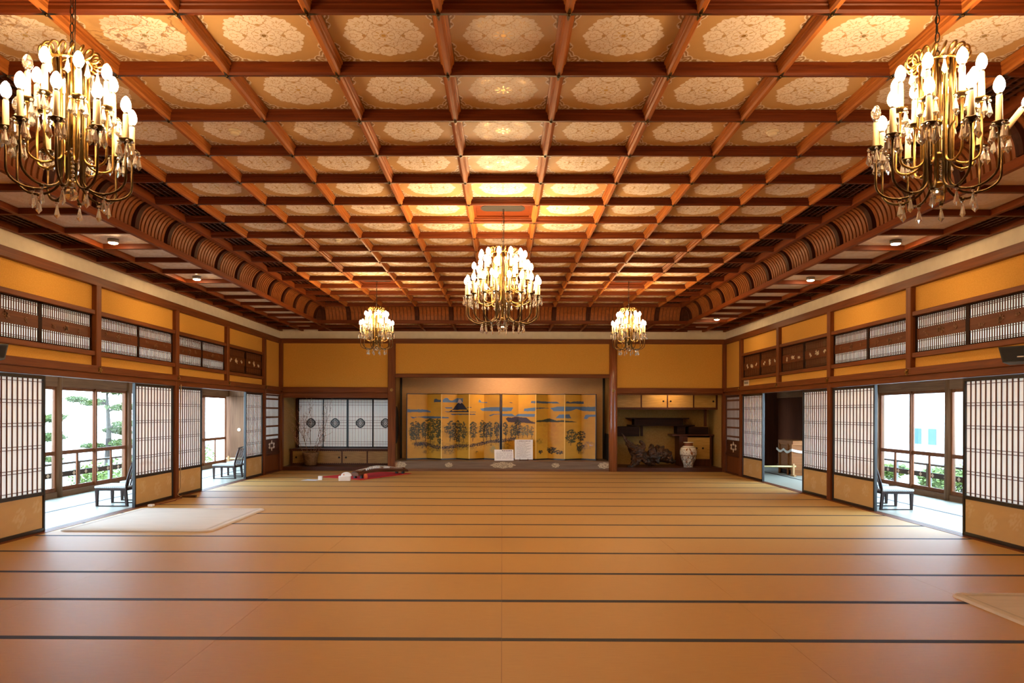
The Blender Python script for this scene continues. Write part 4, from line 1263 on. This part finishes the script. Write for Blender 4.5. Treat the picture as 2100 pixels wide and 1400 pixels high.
def basket():
    r = thing('branch_arrangement', 'bare flowering branches standing in a brown basket before the low cupboard', 'flower arrangement', (-5.02, 18.60, .10))
    prof = [(.10,0),(.14,.02),(.17,.12),(.19,.24),(.215,.34),(.20,.35),(.175,.25),(.15,.12),(.09,.03),(.001,.03)]
    b = MB().lathe(prof, 28)
    for k in range(9):
        z = .03+.035*k; rr = np.interp(z, [0,.02,.12,.24,.34], [.10,.14,.17,.19,.215])+.003
        b.tube([(rr*math.cos(t), rr*math.sin(t), z+.006*math.sin(10*t+k*PI)) for t in np.linspace(0, 2*PI, 40, endpoint=False)], .006, 5, closed=True)
    b.build('basket', noise_mat('wicker', (.10,.045,.015), (.26,.13,.045), (1,1,1), 40, 3, .6), r)
    br = MB(); bl = MB(); rn = random.Random(19)
    def twig(p, d, L_, r0, dep):
        pts = [Vector(p)]; dd = Vector(d).normalized()
        n = 6
        for i in range(n):
            dd = (dd+Vector((rn.uniform(-.14,.14), rn.uniform(-.03,.03), rn.uniform(-.05,.12)))).normalized()
            pts.append(pts[-1]+dd*L_/n)
        br.tube(pts, [r0*(1-.75*i/n) for i in range(n+1)], 5)
        if dep > 0:
            for i in range(2, n+1):
                for q in range(1):
                    if rn.random() < .12: continue
                    d2 = (dd*.8+Vector((rn.uniform(-.7,.7), rn.uniform(-.08,.08), rn.uniform(-.1,.6)))).normalized()
                    twig(pts[i], d2, L_*rn.uniform(.28,.5), r0*.6, dep-1)
        for i in range(2, n+1):
            if rn.random() < .6:
                c = pts[i]+Vector((rn.uniform(-.015,.015), 0, rn.uniform(-.015,.015)))
                bl.lathe([(.001,-.008),(.008,0),(.001,.008)], 6, c)
    for (dx, dy, L_) in ((-.32,.0,.80),(-.20,.0,1.05),(.10,.0,1.32),(.34,.0,1.15),(.2,.0,.85),(-.55,.0,.65),(.6,.0,.6)):
        twig((dx*.15, dy*.2, .22), (dx, dy, 1), L_, .0075, 2)
    br.build('branches', noise_mat('bark', (.16,.07,.035), (.30,.15,.08), (1,1,1), 30, 3, .7), r)
    bl.build('buds', mat('pale_buds', (.55,.32,.20), .6), r)
basket()

# ================================================================== RIGHT ALCOVE: CUPBOARDS, SHELVES, ROOT, VASE
def gilt_door(parent, a, c, yf, z0, z1, kx, seed, pulls=1):
    dr = MB().box(a, c, yf+.004, yf+.02, z0, z1).build('door', noise_mat('gilt_panel_%d' % seed, (.36,.20,.040), (.50,.30,.075), (1,1,9), 4, 4, .45), parent)
    e = MB(); n = 16
    for t in range(n):
        x = a+(c-a)*(t+.5)/n
        e.prism([(x-.012,z0),(x+.012,z0),(x,z0+.022)], 'y', yf+.001, yf+.005).prism([(x-.012,z1),(x,z1-.022),(x+.012,z1)], 'y', yf+.001, yf+.005)
    e.build('fringe_pattern', M['gold'] if False else M['grey_x'], dr)
    for k in kx:
        MB().lathe([(.026,0),(.026,.005),(.015,.001),(.001,.001)], 16, M=Matrix.Translation((k, yf+.004, (z0+z1)/2)) @ Matrix.Rotation(PI/2, 4, 'X')).build('finger_pull', M['iron'], dr)
    return dr
r = thing('wall_cupboard', 'gold-doored cupboard hung high across the right alcove', 'cupboard', (4.25, 18.68, 1.60))
x0, x1 = -1.37, 1.40
b = MB().box(x0, x1, 0, .70, 0, .045).box(x0, x1, 0, .70, .38, .50).box(x0, x0+.03, 0, .70, .045, .38).box(x1-.05, x1, 0, .70, .045, .38).box(x0, x1, .66, .70, .045, .38)
for x in (-.60, .085, .77): b.box(x-.016, x+.016, 0, .6, .045, .38)
b.build('carcass', M['dark_x'], r)
for q, (a, c, kx) in enumerate(((-1.34,-.616,(-.66,)),(-.584,.069,(-.02,)),(.101,.754,(.17,)),(.786,1.35,(1.29,)))):
    if q == 0: kx = ()
    gilt_door(r, a, c, .006, .048, .378, kx, q)
MB().box(1.14, 1.20, .30, .36, -.45, 0).build('hanging_strut', M['dark_z'], r)
def plank(name, label, x0, x1, y0, y1, z, th, extras=None):
    r = thing(name, label, 'shelf', ((x0+x1)/2, (y0+y1)/2, z), 0, 'staggered shelves in the right alcove')
    h = (x1-x0)/2; d = (y1-y0)/2
    MB().cbox(-h, h, -d, d, 0, th, .004).build('board', M['shelf'], r)
    if extras: extras(r, h, d)
    return r
plank('staggered_shelf', 'upper dark staggered shelf with upturned ends in the right alcove', 3.37, 5.00, 19.02, YA, 1.345, .03, lambda r, h, d: MB().box(-h+.17, h-.15, -d+.05, d, -.16, 0).build('bracing_board', M['shelf'], r))
plank('staggered_shelf', 'long dark staggered shelf below the upper one, in the right alcove', 3.40, 5.15, 19.02, YA, 1.155, .03, lambda r, h, d: (MB().box(-h+.31, -h+.37, -d+.04, -d+.10, -.27, 0).build('strut', M['shelf'], r), MB().box(h-.46, h-.24, -d+.05, d, -.21, 0).build('bracket', M['shelf'], r)))
plank('corner_shelf', 'dark low corner shelf beside the log post in the right alcove', 2.88, 3.66, 18.98, YA, .88, .26)
r = thing('low_cupboard', 'small low cupboard with two pulls behind the patterned vase', 'cupboard', (5.07, 19.17, .10))
MB().cbox(-.56, .56, -.27, .25, .80, .84, .005).build('top', M['dark_x'], r)
MB().cbox(-.10, .42, -.2, .25, .84, 1.03, .005).build('upper_box', M['shelf'], r)
b = MB().box(-.36, .50, -.24, .25, 0, .18).box(-.36, -.14, -.24, .25, .18, .80).box(.45, .50, -.24, .25, .18, .80).box(-.14, .45, .21, .25, .18, .80)
b.build('carcass', M['dark_z'], r)
gilt_door(r, -.14, .45, -.235, .18, .76, (.10, .27), 9)

def root_wood():
    r = thing('driftwood_root', 'gnarled dark driftwood root with a pointed horn on the floor of the right alcove', 'driftwood', (3.86, 18.62, .10)); r.scale = (1.16, 1.0, 1.10)
    me = bpy.data.meshes.new('root')
    # skeleton: (point, radius), grown with a skin modifier
    V = [((-.05,0,.22),.20),((.12,0,.27),.235),((.30,.03,.30),.225),((.48,.02,.22),.14),((.56,0,.06),.05),
         ((-.25,0,.30),.17),((-.42,0,.48),.12),((-.54,.02,.64),.06),((-.635,.03,.80),.016),
         ((-.30,-.02,.10),.12),((-.42,-.06,.02),.05),((-.52,-.1,.0),.03),((.02,-.05,.10),.12),((.05,-.08,.03),.09),((.22,.08,.46),.09),((.36,.1,.44),.06),((-.12,.02,.52),.08),((-.22,.03,.60),.03),((.02,.04,.52),.06),((.42,-.08,.10),.08)]
    E = [(0,1),(1,2),(2,3),(3,4),(0,5),(5,6),(6,7),(7,8),(5,9),(9,10),(10,11),(0,12),(12,13),(2,14),(14,15),(5,16),(16,17),(1,18),(3,19)]
    me.from_pydata([v[0] for v in V], E, []); me.update()
    o = link('gnarled_body', me, r)
    o.modifiers.new('skin', 'SKIN')
    for i, v in enumerate(V): me.skin_vertices[0].data[i].radius = (v[1], v[1]*.8)
    me.skin_vertices[0].data[0].use_root = True
    ss = o.modifiers.new('sub', 'SUBSURF'); ss.levels = 4; ss.render_levels = 4
    tx = bpy.data.textures.new('knots', 'CLOUDS'); tx.noise_scale = .11; tx.noise_depth = 4
    d = o.modifiers.new('knots', 'DISPLACE'); d.texture = tx; d.strength = .11; d.mid_level = .55
    me.materials.append(noise_mat('root_wood', (.009,.004,.002), (.10,.036,.012), (.6,1,1.5), 9, 7, .42, .38, .68, .5, 0, .4, 1.2))
root_wood()
def vase():
    r = thing('vase', 'white porcelain vase with dark painted pattern and a brown neck in the right alcove', 'vase', (4.86, 18.58, .10))
    prof = [(.001,0),(.115,0),(.118,.02),(.135,.08),(.19,.22),(.215,.33),(.218,.42),(.205,.48),(.17,.525),(.12,.55)]
    pr = []
    for i in range(len(prof)-1):
        for t in (0, .34, .67): pr.append((prof[i][0]+(prof[i+1][0]-prof[i][0])*t, prof[i][1]+(prof[i+1][1]-prof[i][1])*t))
    n, k = 150, 130
    zz = np.linspace(0, .55, k); rr = np.interp(zz, [p[1] for p in prof[1:]], [p[0] for p in prof[1:]])
    rr = np.convolve(np.pad(rr, 4, mode='edge'), np.ones(9)/9, 'valid')
    th = np.linspace(0, 2*PI, n)
    TH, ZZ = np.meshgrid(th, zz); RR = np.repeat(rr[:, None], n, 1)
    Pn = np.stack([RR*np.cos(TH), RR*np.sin(TH), ZZ], -1)
    c = np.ones(TH.shape+(4,)); c[..., :3] = (.74,.68,.56)
    a = np.cos(TH)*3.2; b_ = np.sin(TH)*3.2
    nz = fbm(a*1.4+ZZ*9, b_*1.4+ZZ*13, 5, 4); nz2 = fbm(a*3, b_*3+ZZ*24, 15, 3)
    low = ZZ < .30
    m = (np.abs(nz-.5) < .045) & low; c[m, :3] = (.10,.09,.10)
    m = (nz > .58) & low & (nz2 > .45); c[m, :3] = (.26,.13,.06)
    m = (nz < .40) & low & (nz2 > .52); c[m, :3] = (.12,.17,.16)
    m = (np.abs(nz2-.5) < .03) & ~low & (ZZ < .47); c[m, :3] = (.20,.14,.10)
    m = (nz > .63) & ~low & (ZZ < .50); c[m, :3] = (.30,.12,.05)
    for z_ in (.295, .315, .515): c[np.abs(ZZ-z_) < .006, :3] = (.16,.10,.07)
    grid_mesh('body', Pn, c, paint_mat('glazed_porcelain', .12, False, .6), r, True)
    MB().lathe([(.122,.545),(.112,.565),(.110,.62),(.125,.635),(.10,.63),(.09,.56)], 36).build('neck', mat('brown_glaze', (.20,.06,.02), .2), r)
    MB().lathe([(.112,.632),(.128,.634),(.130,.645),(.118,.648),(.108,.64)], 36).build('rim', mat('rim_glaze', (.72,.62,.48), .15), r)
    MB().lathe([(.001,-.0),(.12,-.0),(.12,.012),(.001,.012)], 30).build('base', mat('base_glaze', (.6,.53,.42), .3), r)
vase()

# ================================================================== KOTO ON A RED CLOTH
r = tag(MB().prism([(-4.22,16.42),(-3.12,15.72),(-2.22,17.42),(-3.25,18.05)], 'z', .001, .008).build('red_felt_cloth', mat('red_felt', (.58,.010,.020), .9)), 'red felt cloth spread on the mats under the zither', 'cloth')
kt = thing('koto', 'long dark wooden zither with white bridges lying on the red felt', 'koto', (-3.32, 15.95, .008), math.atan2(1.66, .94))
# body: along local x, arched across y
n = 30; m_ = 13
vs = []; fs = []
Lk, Wk = 1.85, .25
for i in range(n):
    t = i/(n-1); x = Lk*t
    wd = Wk*(1-.12*t); zb = .085+.055*math.sin(PI*t**.6)-.030*t; th_ = .075*(1-.25*t)
    for j in range(m_):
        a = -1+2*j/(m_-1)
        vs.append((x, a*wd/2, zb+th_*.35+.045*(1-a*a)*(1-.3*t)))
    for j in range(m_):
        a = 1-2*j/(m_-1); vs.append((x, a*wd/2, zb-th_*.35))
q = 2*m_
for i in range(n-1):
    for j in range(q):
        fs.append((i*q+j, i*q+(j+1) % q, (i+1)*q+(j+1) % q, (i+1)*q+j))
fs.append(list(range(q))[::-1]); fs.append([(n-1)*q+j for j in range(q)])
MB().add(vs, fs, 0, False).build('body', wood('koto_wood', (.045,.016,.008), (.13,.05,.022), 'x', .3), kt)
bg_ = MB(); sg = MB()
for k in range(13):
    y = -.095+.19*k/12
    zt = lambda x: .085+.055*math.sin(PI*(x/Lk)**.6)-.030*x/Lk+.026+.045*(1-(y/.12)**2)*.9
    xb = .30+.078*k+(.12 if k > 8 else 0)
    z0 = zt(xb)
    bg_.prism([(y-.022,z0-.004),(y-.012,z0-.004),(y,z0+.036),(y+.012,z0-.004),(y+.022,z0-.004),(y+.006,z0+.055),(y-.006,z0+.055)], 'x', xb-.006, xb+.006)
    sg.tube([(.10,y,zt(.1)+.008),(xb,y,z0+.056),(1.72,y,zt(1.72)+.010)], .0012, 4)
bg_.build('bridge', M['white'], kt); sg.build('strings', mat('string_silk', (.8,.72,.55), .4), kt)
MB().cbox(.06, .09, -.11, .11, .155, .178, .004).cbox(1.70, 1.73, -.10, .10, .11, .142, .004).build('end_bridge', M['wood_y'], kt)
for x in (.14, 1.66):
    for y in (-.12, .07): MB().box(x-.03, x+.03, y, y+.05, 0, .10 if x < 1 else .085).build('foot', M['lacquer'], kt)
MB().cbox(-.004, .004, -.12, .12, .06, .125, .003).build('end_panel', M['wood_y'], kt)
MB().lathe([(.035,0),(.045,.05),(.03,.11),(.001,.11)], 14, (.16, -.20, -.0)).build('tassel', mat('orange_silk', (.65,.13,.03), .6), kt)
bx = thing('white_box', 'white box standing at the near end of the zither', 'box', (-3.46, 15.62, 0), .12)
MB().cbox(-.125, .125, -.09, .09, 0, .095, .004).build('body', M['white'], bx)
MB().cbox(-.129, .129, -.094, .094, .07, .10, .004).build('lid', M['white'], bx)
cd = thing('rounded_card', 'white rounded card standing on the white box', 'card', (-3.43, 15.63, .10), .12)
po = [(.115*math.cos(t), .085*math.sin(t)) for t in np.linspace(0, PI, 18)]
MB().prism([(p, q) for p, q in po], 'y', -.035, .035).build('body', M['white'], cd)
MB().lathe([(.018,0),(.018,.002),(.001,.002)], 14, M=Matrix.Translation((-.05,-.035,.03)) @ Matrix.Rotation(PI/2, 4, 'X')).build('pink_mark', mat('pink', (.75,.35,.25), .6), cd)
cu = thing('white_cube', 'tiny white cube on the mats left of the red felt', 'box', (-4.02, 15.72, 0), .1)
MB().cbox(-.045, .045, -.045, .045, 0, .085, .004).build('body', M['white'], cu)
MB().cbox(-.046, .046, -.046, .046, .06, .088, .004).build('lid', M['white'], cu)
tag(MB().prism([(-4.42,15.60),(-4.08,15.52),(-4.02,15.78),(-4.34,15.86)], 'z', .001, .003).build('paper_sheet', mat('bluish_paper', (.72,.72,.80), .6)), 'flat bluish white sheet of paper on the mats by the white cube', 'paper')

# ================================================================== RUGS
def rug(label, x0, x1, y0, y1, seed):
    nx, ny = 150, 160
    X, Y = np.meshgrid(np.linspace(x0, x1, nx), np.linspace(y0, y1, ny))
    rc = .12
    # rounded corners: pull the corner vertices in
    cx = np.clip(X, x0+rc, x1-rc); cyy = np.clip(Y, y0+rc, y1-rc)
    dx, dy = X-cx, Y-cyy; d = np.maximum(np.hypot(dx, dy), 1e-9); mx = np.maximum(np.abs(dx), np.abs(dy))
    X = cx+dx/d*mx; Y = cyy+dy/d*mx
    e = np.minimum(np.minimum(X-x0, x1-X), np.minimum(Y-y0, y1-Y))
    hgt = .003+.015*np.clip(e/.015, 0, 1)+.004*(fbm(X*3, Y*9, seed)-.5)*np.clip(e/.05, 0, 1)-.004*(np.abs(e-.10) < .012)
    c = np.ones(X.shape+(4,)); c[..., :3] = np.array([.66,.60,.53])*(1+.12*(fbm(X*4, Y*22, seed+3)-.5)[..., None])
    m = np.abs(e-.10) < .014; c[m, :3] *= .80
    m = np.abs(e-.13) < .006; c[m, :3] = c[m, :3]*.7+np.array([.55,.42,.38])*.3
    Z = hgt; Z[0,:] = Z[-1,:] = Z[:,0] = Z[:,-1] = .001
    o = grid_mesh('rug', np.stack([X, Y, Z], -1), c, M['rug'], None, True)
    tag(o, label, 'rug', 'pale rugs by the veranda openings')
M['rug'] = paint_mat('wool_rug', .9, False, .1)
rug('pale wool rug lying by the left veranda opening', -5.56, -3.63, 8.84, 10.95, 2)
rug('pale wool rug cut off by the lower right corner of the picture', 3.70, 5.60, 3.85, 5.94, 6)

# ================================================================== VERANDA CHAIRS
def make_chair():
    r = thing('low_chair', '', 'chair', (0,0,0), 0, 'low chairs on the verandas')
    dk = M['chair_wood']
    # faces +x; seat 0.32 high, sled runners
    st = MB().cbox(-.23, .27, -.25, .25, .285, .325, .012)
    st.build('seat_cushion', M['seat_cloth'], r)
    MB().cbox(-.24, .26, -.245, .245, .25, .287, .005).build('seat_frame', dk, r)
    for s_ in (-1, 1):
        y = s_*.222
        MB().prism([(.215,.25),(.262,.25),(.250,.0),(.222,.0)], 'y', y-.018, y+.018).build('leg', dk, r)
        MB().prism([(-.235,.25),(-.185,.25),(-.225,.0),(-.258,.0)], 'y', y-.018, y+.018).build('leg', dk, r)
        MB().cbox(-.255, .25, y-.014, y+.014, .0, .016, .003).build('runner', dk, r)
        p = [(-.22,y,.27),(-.245,y,.42),(-.285,y,.56),(-.335,y,.70)]
        MB().tube(p, [.020,.019,.018,.016], 8).build('back_post', dk, r)
    sl = MB()
    for k in range(5):
        y = -.15+.075*k
        sl.tube([(-.215,y,.325),(-.24,y,.43),(-.28,y,.56),(-.322,y,.67)], .0095, 6)
    sl.build('back_slats', dk, r)
    MB().tube([(-.322,-.235,.685),(-.345,-.12,.70),(-.352,0,.705),(-.345,.12,.70),(-.322,.235,.685)], .019, 8).build('top_rail', dk, r)
    return r
M['chair_wood'] = wood('chair_walnut', (.018,.010,.009), (.05,.022,.016), 'z', .32)
m, nt, b_, o_ = new_mat('woven_seat')
wv = nt.nodes.new('ShaderNodeTexChecker'); wv.inputs['Scale'].default_value = 60
wv.inputs['Color1'].default_value = (.42,.44,.46,1); wv.inputs['Color2'].default_value = (.60,.60,.60,1)
tcn = nt.nodes.new('ShaderNodeTexCoord'); nt.links.new(tcn.outputs['Object'], wv.inputs['Vector']); nt.links.new(wv.outputs['Color'], b_.inputs['Base Color']); b_.inputs['Roughness'].default_value = .85
M['seat_cloth'] = m
ch0 = make_chair(); km = child_map()
CH = [(-6.17, 11.44, PI, 'low dark chair with pale seat on the left veranda beyond the rug'),
      (-6.19, 12.22, PI, 'low chair mostly hidden behind the nearest left veranda chair'),
      (-6.22, 16.12, PI, 'low dark chair with pale seat in the farther left veranda opening'),
      (-6.22, 16.95, PI, 'low chair mostly hidden behind the chair in the farther left opening'),
      (6.16, 11.36, 0, 'low dark chair with slatted back and pale seat on the right veranda'),
      (6.20, 12.16, 0, 'low chair mostly hidden behind the right veranda chair')]
for i, (x, y, rz, l) in enumerate(CH):
    c = ch0 if i == 0 else copy_tree(ch0, None, km)
    c.location = (x, y, 0); c.rotation_euler = (0,0,rz); c['label'] = l

# ================================================================== BAMBOO BARRIERS, CHEST
def barrier(x0, x1, y, label):
    r = thing('bamboo_barrier', label, 'barrier', ((x0+x1)/2, y, 0), 0, 'low bamboo barriers across the verandas')
    h = (x1-x0)/2
    b = MB().tube([(-h,0,.235),(h,0,.235)], .021, 12)
    for k in range(6):
        x = -h+.1+k*(2*h-.2)/5; b.lathe([(.0215,-.006),(.0245,0),(.0215,.006)], 12, M=Matrix.Translation((x,0,.235)) @ Matrix.Rotation(PI/2, 4, 'Y'))
    b.build('bamboo_pole', noise_mat('bamboo', (.50,.38,.16), (.66,.52,.26), (1,8,8), 6, 3, .35), r)
    for s_ in (-1, 1):
        x = s_*(h-.06)
        MB().cbox(x-.022, x+.022, -.03, .03, .03, .30, .004).cbox(x-.03, x+.03, -.11, .11, 0, .035, .005).build('stand', mat('pale_cypress', (.52,.28,.11), .5), r)
barrier(-7.5, -5.95, 19.3, 'low bamboo barrier across the far end of the left veranda')
barrier(5.95, 7.03, 17.05, 'low bamboo barrier before the wooden chest on the right veranda')
r = thing('wooden_chest', 'orange-brown wooden chest hung with a white paper swag on the right veranda', 'chest', (7.27, 17.66, 0))
wn = wood('cedar', (.24,.075,.018), (.38,.14,.038), 'x', .45)
MB().cbox(-.24, .24, -.44, .44, .12, .72, .006).build('body', wn, r)
MB().cbox(-.255, .255, -.455, .455, .72, .84, .008).build('lid', wn, r)
MB().box(-.22, .22, -.42, .42, .03, .12).build('base', M['slot'], r)  # near-black box stands for the shaded gap under the raised chest
for y in (-.18, -.44+.02, .36):
    MB().cbox(-.275, -.24, y-.03, y+.03, 0, .76, .005).build('corner_post', wn, r)
for y in (-.40, .40): MB().cbox(-.24, .24, y-.03, y+.03, 0, .12, .004).build('foot', wn, r)
sw = []; fs = []
def swag(pts):
    o = MB(); k = len(pts)
    vs = []
    for (x, y, z, n_) in pts:
        vs += [(x, y, z+.03), (x, y, z-.03), (x+n_[0]*.01, y+n_[1]*.01, z+.03), (x+n_[0]*.01, y+n_[1]*.01, z-.03)]
    f = []
    for i in range(k-1):
        a, b2 = i*4, i*4+4
        f += [(a, b2, b2+1, a+1), (a+2, a+3, b2+3, b2+2), (a, a+2, b2+2, b2), (a+1, b2+1, b2+3, a+3)]
    return o.add(vs, f)
pts = [(-.285, y, .62-.06*abs(math.sin(PI*(y+.44)/.44)), (-1,0)) for y in np.linspace(.46, -.46, 25)]
pts += [(x, -.47, .62-.05*math.sin(PI*(x+.285)/.57), (0,-1)) for x in np.linspace(-.285, .285, 14)]
swag(pts).build('paper_swag', M['white'], r)

# ================================================================== LOUDSPEAKERS, SIGN, CORD
def speaker(loc, rz, label, tilt):
    r = thing('loudspeaker', label, 'loudspeaker', loc, rz, 'wall loudspeakers')
    # faces -y in its own frame
    MM = Matrix.Rotation(tilt, 4, 'X')
    poly = [(-.19,-.10),(.19,-.10),(.135,.08),(-.135,.08)]
    poly2 = [(-.215,.085),(.215,.085),(.165,-.085),(-.165,-.085)]
    MB().prism(poly2, 'y', -.09, .07, M=MM).build('cabinet', M['black'], r)
    MB().prism([(-.195,.07),(.195,.07),(.150,-.07),(-.150,-.07)], 'y', -.098, -.0905, M=MM).build('grille', mat('grille_cloth_%d' % int(loc[0] > 0), (.02,.02,.022), .8), r)
    MB().box(-.03, .03, -.1005, -.0985, -.038, -.026, M=MM).build('logo', M['white'], r)
    MB().box(-.03, .03, .05, .16, -.03, .03).build('bracket', M['black'], r)
speaker((5.47, 7.47, 2.12), -1.0, 'black loudspeaker with a small white mark mounted on the right wall', -.12)
speaker((-5.50, 7.50, 2.13), 1.15, 'black loudspeaker mounted on the left wall, cut by the left edge of the picture', -.12)
r = thing('wall_sign', 'small white sign with dark lettering on the right wall above the far opening', 'sign', (WX+.033, 16.72, 2.215))
MB().box(-.004, .0, -.17, .17, -.065, .065).build('plate', M['offwhite'], r)
tx = MB()
for k in range(5): tx.box(-.0055, -.004, .12-.055*k-.02, .12-.055*k+.02, -.022, .022).box(-.006, -.0052, .12-.055*k-.006, .12-.055*k+.006, -.008, .008, mi=1)
tx.build('lettering', [M['black'], M['offwhite']], r)
r = thing('power_strip', 'brown power strip with a cord hanging down the bare post of the left wall', 'power strip', (-5.50, 12.46, 0))
MB().cbox(-.13, .13, -.03, .03, 0, .04, .006).build('strip', mat('brown_plastic', (.10,.045,.02), .4), r)
cd_ = MB().tube([(-.155,.03,1.98),(-.157,.02,1.4),(-.16,.035,.9),(-.155,.02,.45),(-.145,0,.18),(-.17,-.06,.05),(-.12,-.05,.02),(-.09,0,.02)], .006, 6)
cd_.build('cord', mat('cream_cord', (.5,.36,.2), .5), r)
r = thing('plug_cord', 'short reddish brown cord with a white plug on the mats by the post', 'cord', (-5.55, 11.9, 0))
MB().tube([(.02,.35,.01),(.0,.2,.012),(.05,.05,.01),(.03,-.2,.01),(.0,-.5,.01),(-.02,-.62,.012)], .009, 6).build('cord', mat('rust_cord', (.22,.05,.02), .5), r)
MB().cbox(-.05, .03, -.70, -.62, 0, .035, .006).build('plug', M['white'], r)

# ================================================================== OUTSIDE
def leaves(mb, c, rx, ry, rz_, n, s, rn):
    for _ in range(n):
        while True:
            u = Vector((rn.uniform(-1,1), rn.uniform(-1,1), rn.uniform(-1,1)))
            if u.length < 1: break
        p = Vector((c[0]+u.x*rx, c[1]+u.y*ry, c[2]+u.z*rz_))
        d = Vector((rn.uniform(-1,1), rn.uniform(-1,1), rn.uniform(-.2,1))).normalized(); e = d.orthogonal().normalized()*s*.35
        mb.add([p, p+d*s*.5+e, p+d*s, p+d*s*.5-e], [(0,1,2,3)])
M['needles'] = noise_mat('pine_needles', (.022,.040,.004), (.070,.095,.010), (1,1,1), 3, 3, .7)
M['needles2'] = noise_mat('bright_leaves', (.040,.070,.005), (.115,.150,.018), (1,1,1), 3, 3, .7)
M['bark'] = noise_mat('pine_bark', (.016,.011,.008), (.05,.035,.025), (1,1,.3), 9, 4, .9)
def pine(x, y, z0, h, pads, label, seed):
    rn = random.Random(seed)
    r = thing('pine_tree', label, 'tree', (x, y, z0), 0, 'garden pines outside the left veranda')
    tp = [(0,0,0),(.15*rn.uniform(-1,1),.1,h*.3),(.3*rn.uniform(-1,1),.0,h*.6),(.25*rn.uniform(-1,1),0,h*.9)]
    tk = MB().tube(tp, [.20,.16,.11,.04], 8)
    fo = MB()
    for (px_, py_, pz, rr) in pads:
        q = np.interp(pz-.1, [0,h*.3,h*.6,h*.9], [0,1,2,3]); i = min(2, int(q)); b = Vector(tp[i]).lerp(Vector(tp[i+1]), q-i)
        tk.tube([b, (b+Vector((px_,py_,pz)))/2+Vector((0,0,.12)), (px_,py_,pz-.08)], [.06,.045,.02], 6)
        for _ in range(5):
            leaves(fo, (px_+rn.uniform(-.6,.6)*rr, py_+rn.uniform(-.6,.6)*rr, pz+rn.uniform(-.1,.15)*rr), rr*.55, rr*.55, rr*.15, 260, .105, rn)
    tk.build('trunk', M['bark'], r)
    tag(fo.build('foliage', M['needles'] if seed % 2 else M['needles2'], r), kind='stuff')
pine(-17.5, 31.5, -3, 6.0, [(-.9,.0,4.9,.8),(.7,.3,4.6,1.0),(1.4,-.2,3.9,.9),(.1,.2,3.6,.7),(1.1,0,3.0,.9),(-.6,0,2.9,.6),(.4,0,5.4,.8)], 'spreading garden pine seen through the middle of the left windows', 3)
pine(-17.2, 37.5, -3, 5.6, [(-.6,.0,4.6,.8),(.6,.3,4.9,.8),(.9,-.2,3.6,.9),(-.7,.2,3.5,.8),(.3,0,2.8,.9),(-.2,0,4.1,.8)], 'bright leafy pine beside the open left screen edge', 4)
pine(-17.6, 26.6, -3, 5.4, [(-.6,.0,4.5,.7),(.5,.3,4.2,.7),(.7,-.2,3.5,.6),(-.4,.2,3.2,.6),(.2,0,2.6,.6)], 'garden pine at the left edge of the windows, beside the nearest screen', 7)
def shrub(x, y, z, s, label, seed, grp, mm):
    rn = random.Random(seed)
    r = thing('shrub', label, 'shrub', (x, y, z), 0, grp)
    MB().tube([(0,0,0),(.1,0,s*.6)], [.06,.03], 6).build('stem', M['bark'], r)
    f = MB()
    for _ in range(7): leaves(f, (rn.uniform(-.5,.5)*s, rn.uniform(-.5,.5)*s, s*.7+rn.uniform(-.3,.3)*s), s*.5, s*.5, s*.45, 240, .12, rn)
    tag(f.build('foliage', mm, r), kind='stuff')
g = 'clipped shrubs in the left garden'
for i, (x, y, s, l) in enumerate(((-15.5,27.5,1.3,'first clipped shrub below the left windows, counted from the camera'),(-15,30,1.4,'second clipped shrub below the left windows'),(-14.5,32.5,1.4,'third clipped shrub below the left windows'))):
    shrub(x, y, -1.9, s, l, 30+i, g, M['needles2'])
g = 'shrubs in the right garden'
for i, (x, y, s, l) in enumerate(((14.2,22.1,.85,'bright green shrub outside the right window beside the round post'),(14.2,23.4,.62,'green shrub behind the right balcony railing, near the pane edge'),(15.5,28.3,.5,'small yellowish shrub behind the right balcony railing above the chair'))):
    shrub(x, y, -1.15, s, l, 50+i, g, M['needles2'])
tag(MB().box(-120, 120, -60, 160, -3.3, -3.0).build('ground', noise_mat('gravel_ground', (.34,.34,.30), (.48,.48,.44), (1,1,1), 2, 4, .9)), kind='structure')
r = thing('neighbouring_building', 'pale building with two bluish windows outside the right veranda', 'building', (26, 46, -3))
MB().box(-.2, 6, -14, 14, 0, 7.5).build('wall', mat('pale_render', (.60,.64,.68), .9), r)
MB().box(-.8, 6.6, -14.6, 14.6, 7.5, 7.8).build('roof', mat('slate_roof', (.30,.34,.38), .7), r)
for k, (ya, yb) in enumerate(((-2.25,-1.45),(-3.75,-2.85))):
    wf = MB().box(-.24, -.2, ya, yb, 2.60, 3.66).build('window', mat('window_frame_%d' % k, (.22,.26,.29), .8, 0, 0), r)
    MB().box(-.26, -.24, ya+.06, yb-.06, 2.66, 3.60).build('pane', mat('blue_pane_%d' % k, (.055,.095,.115), .9, 0, 0), wf)
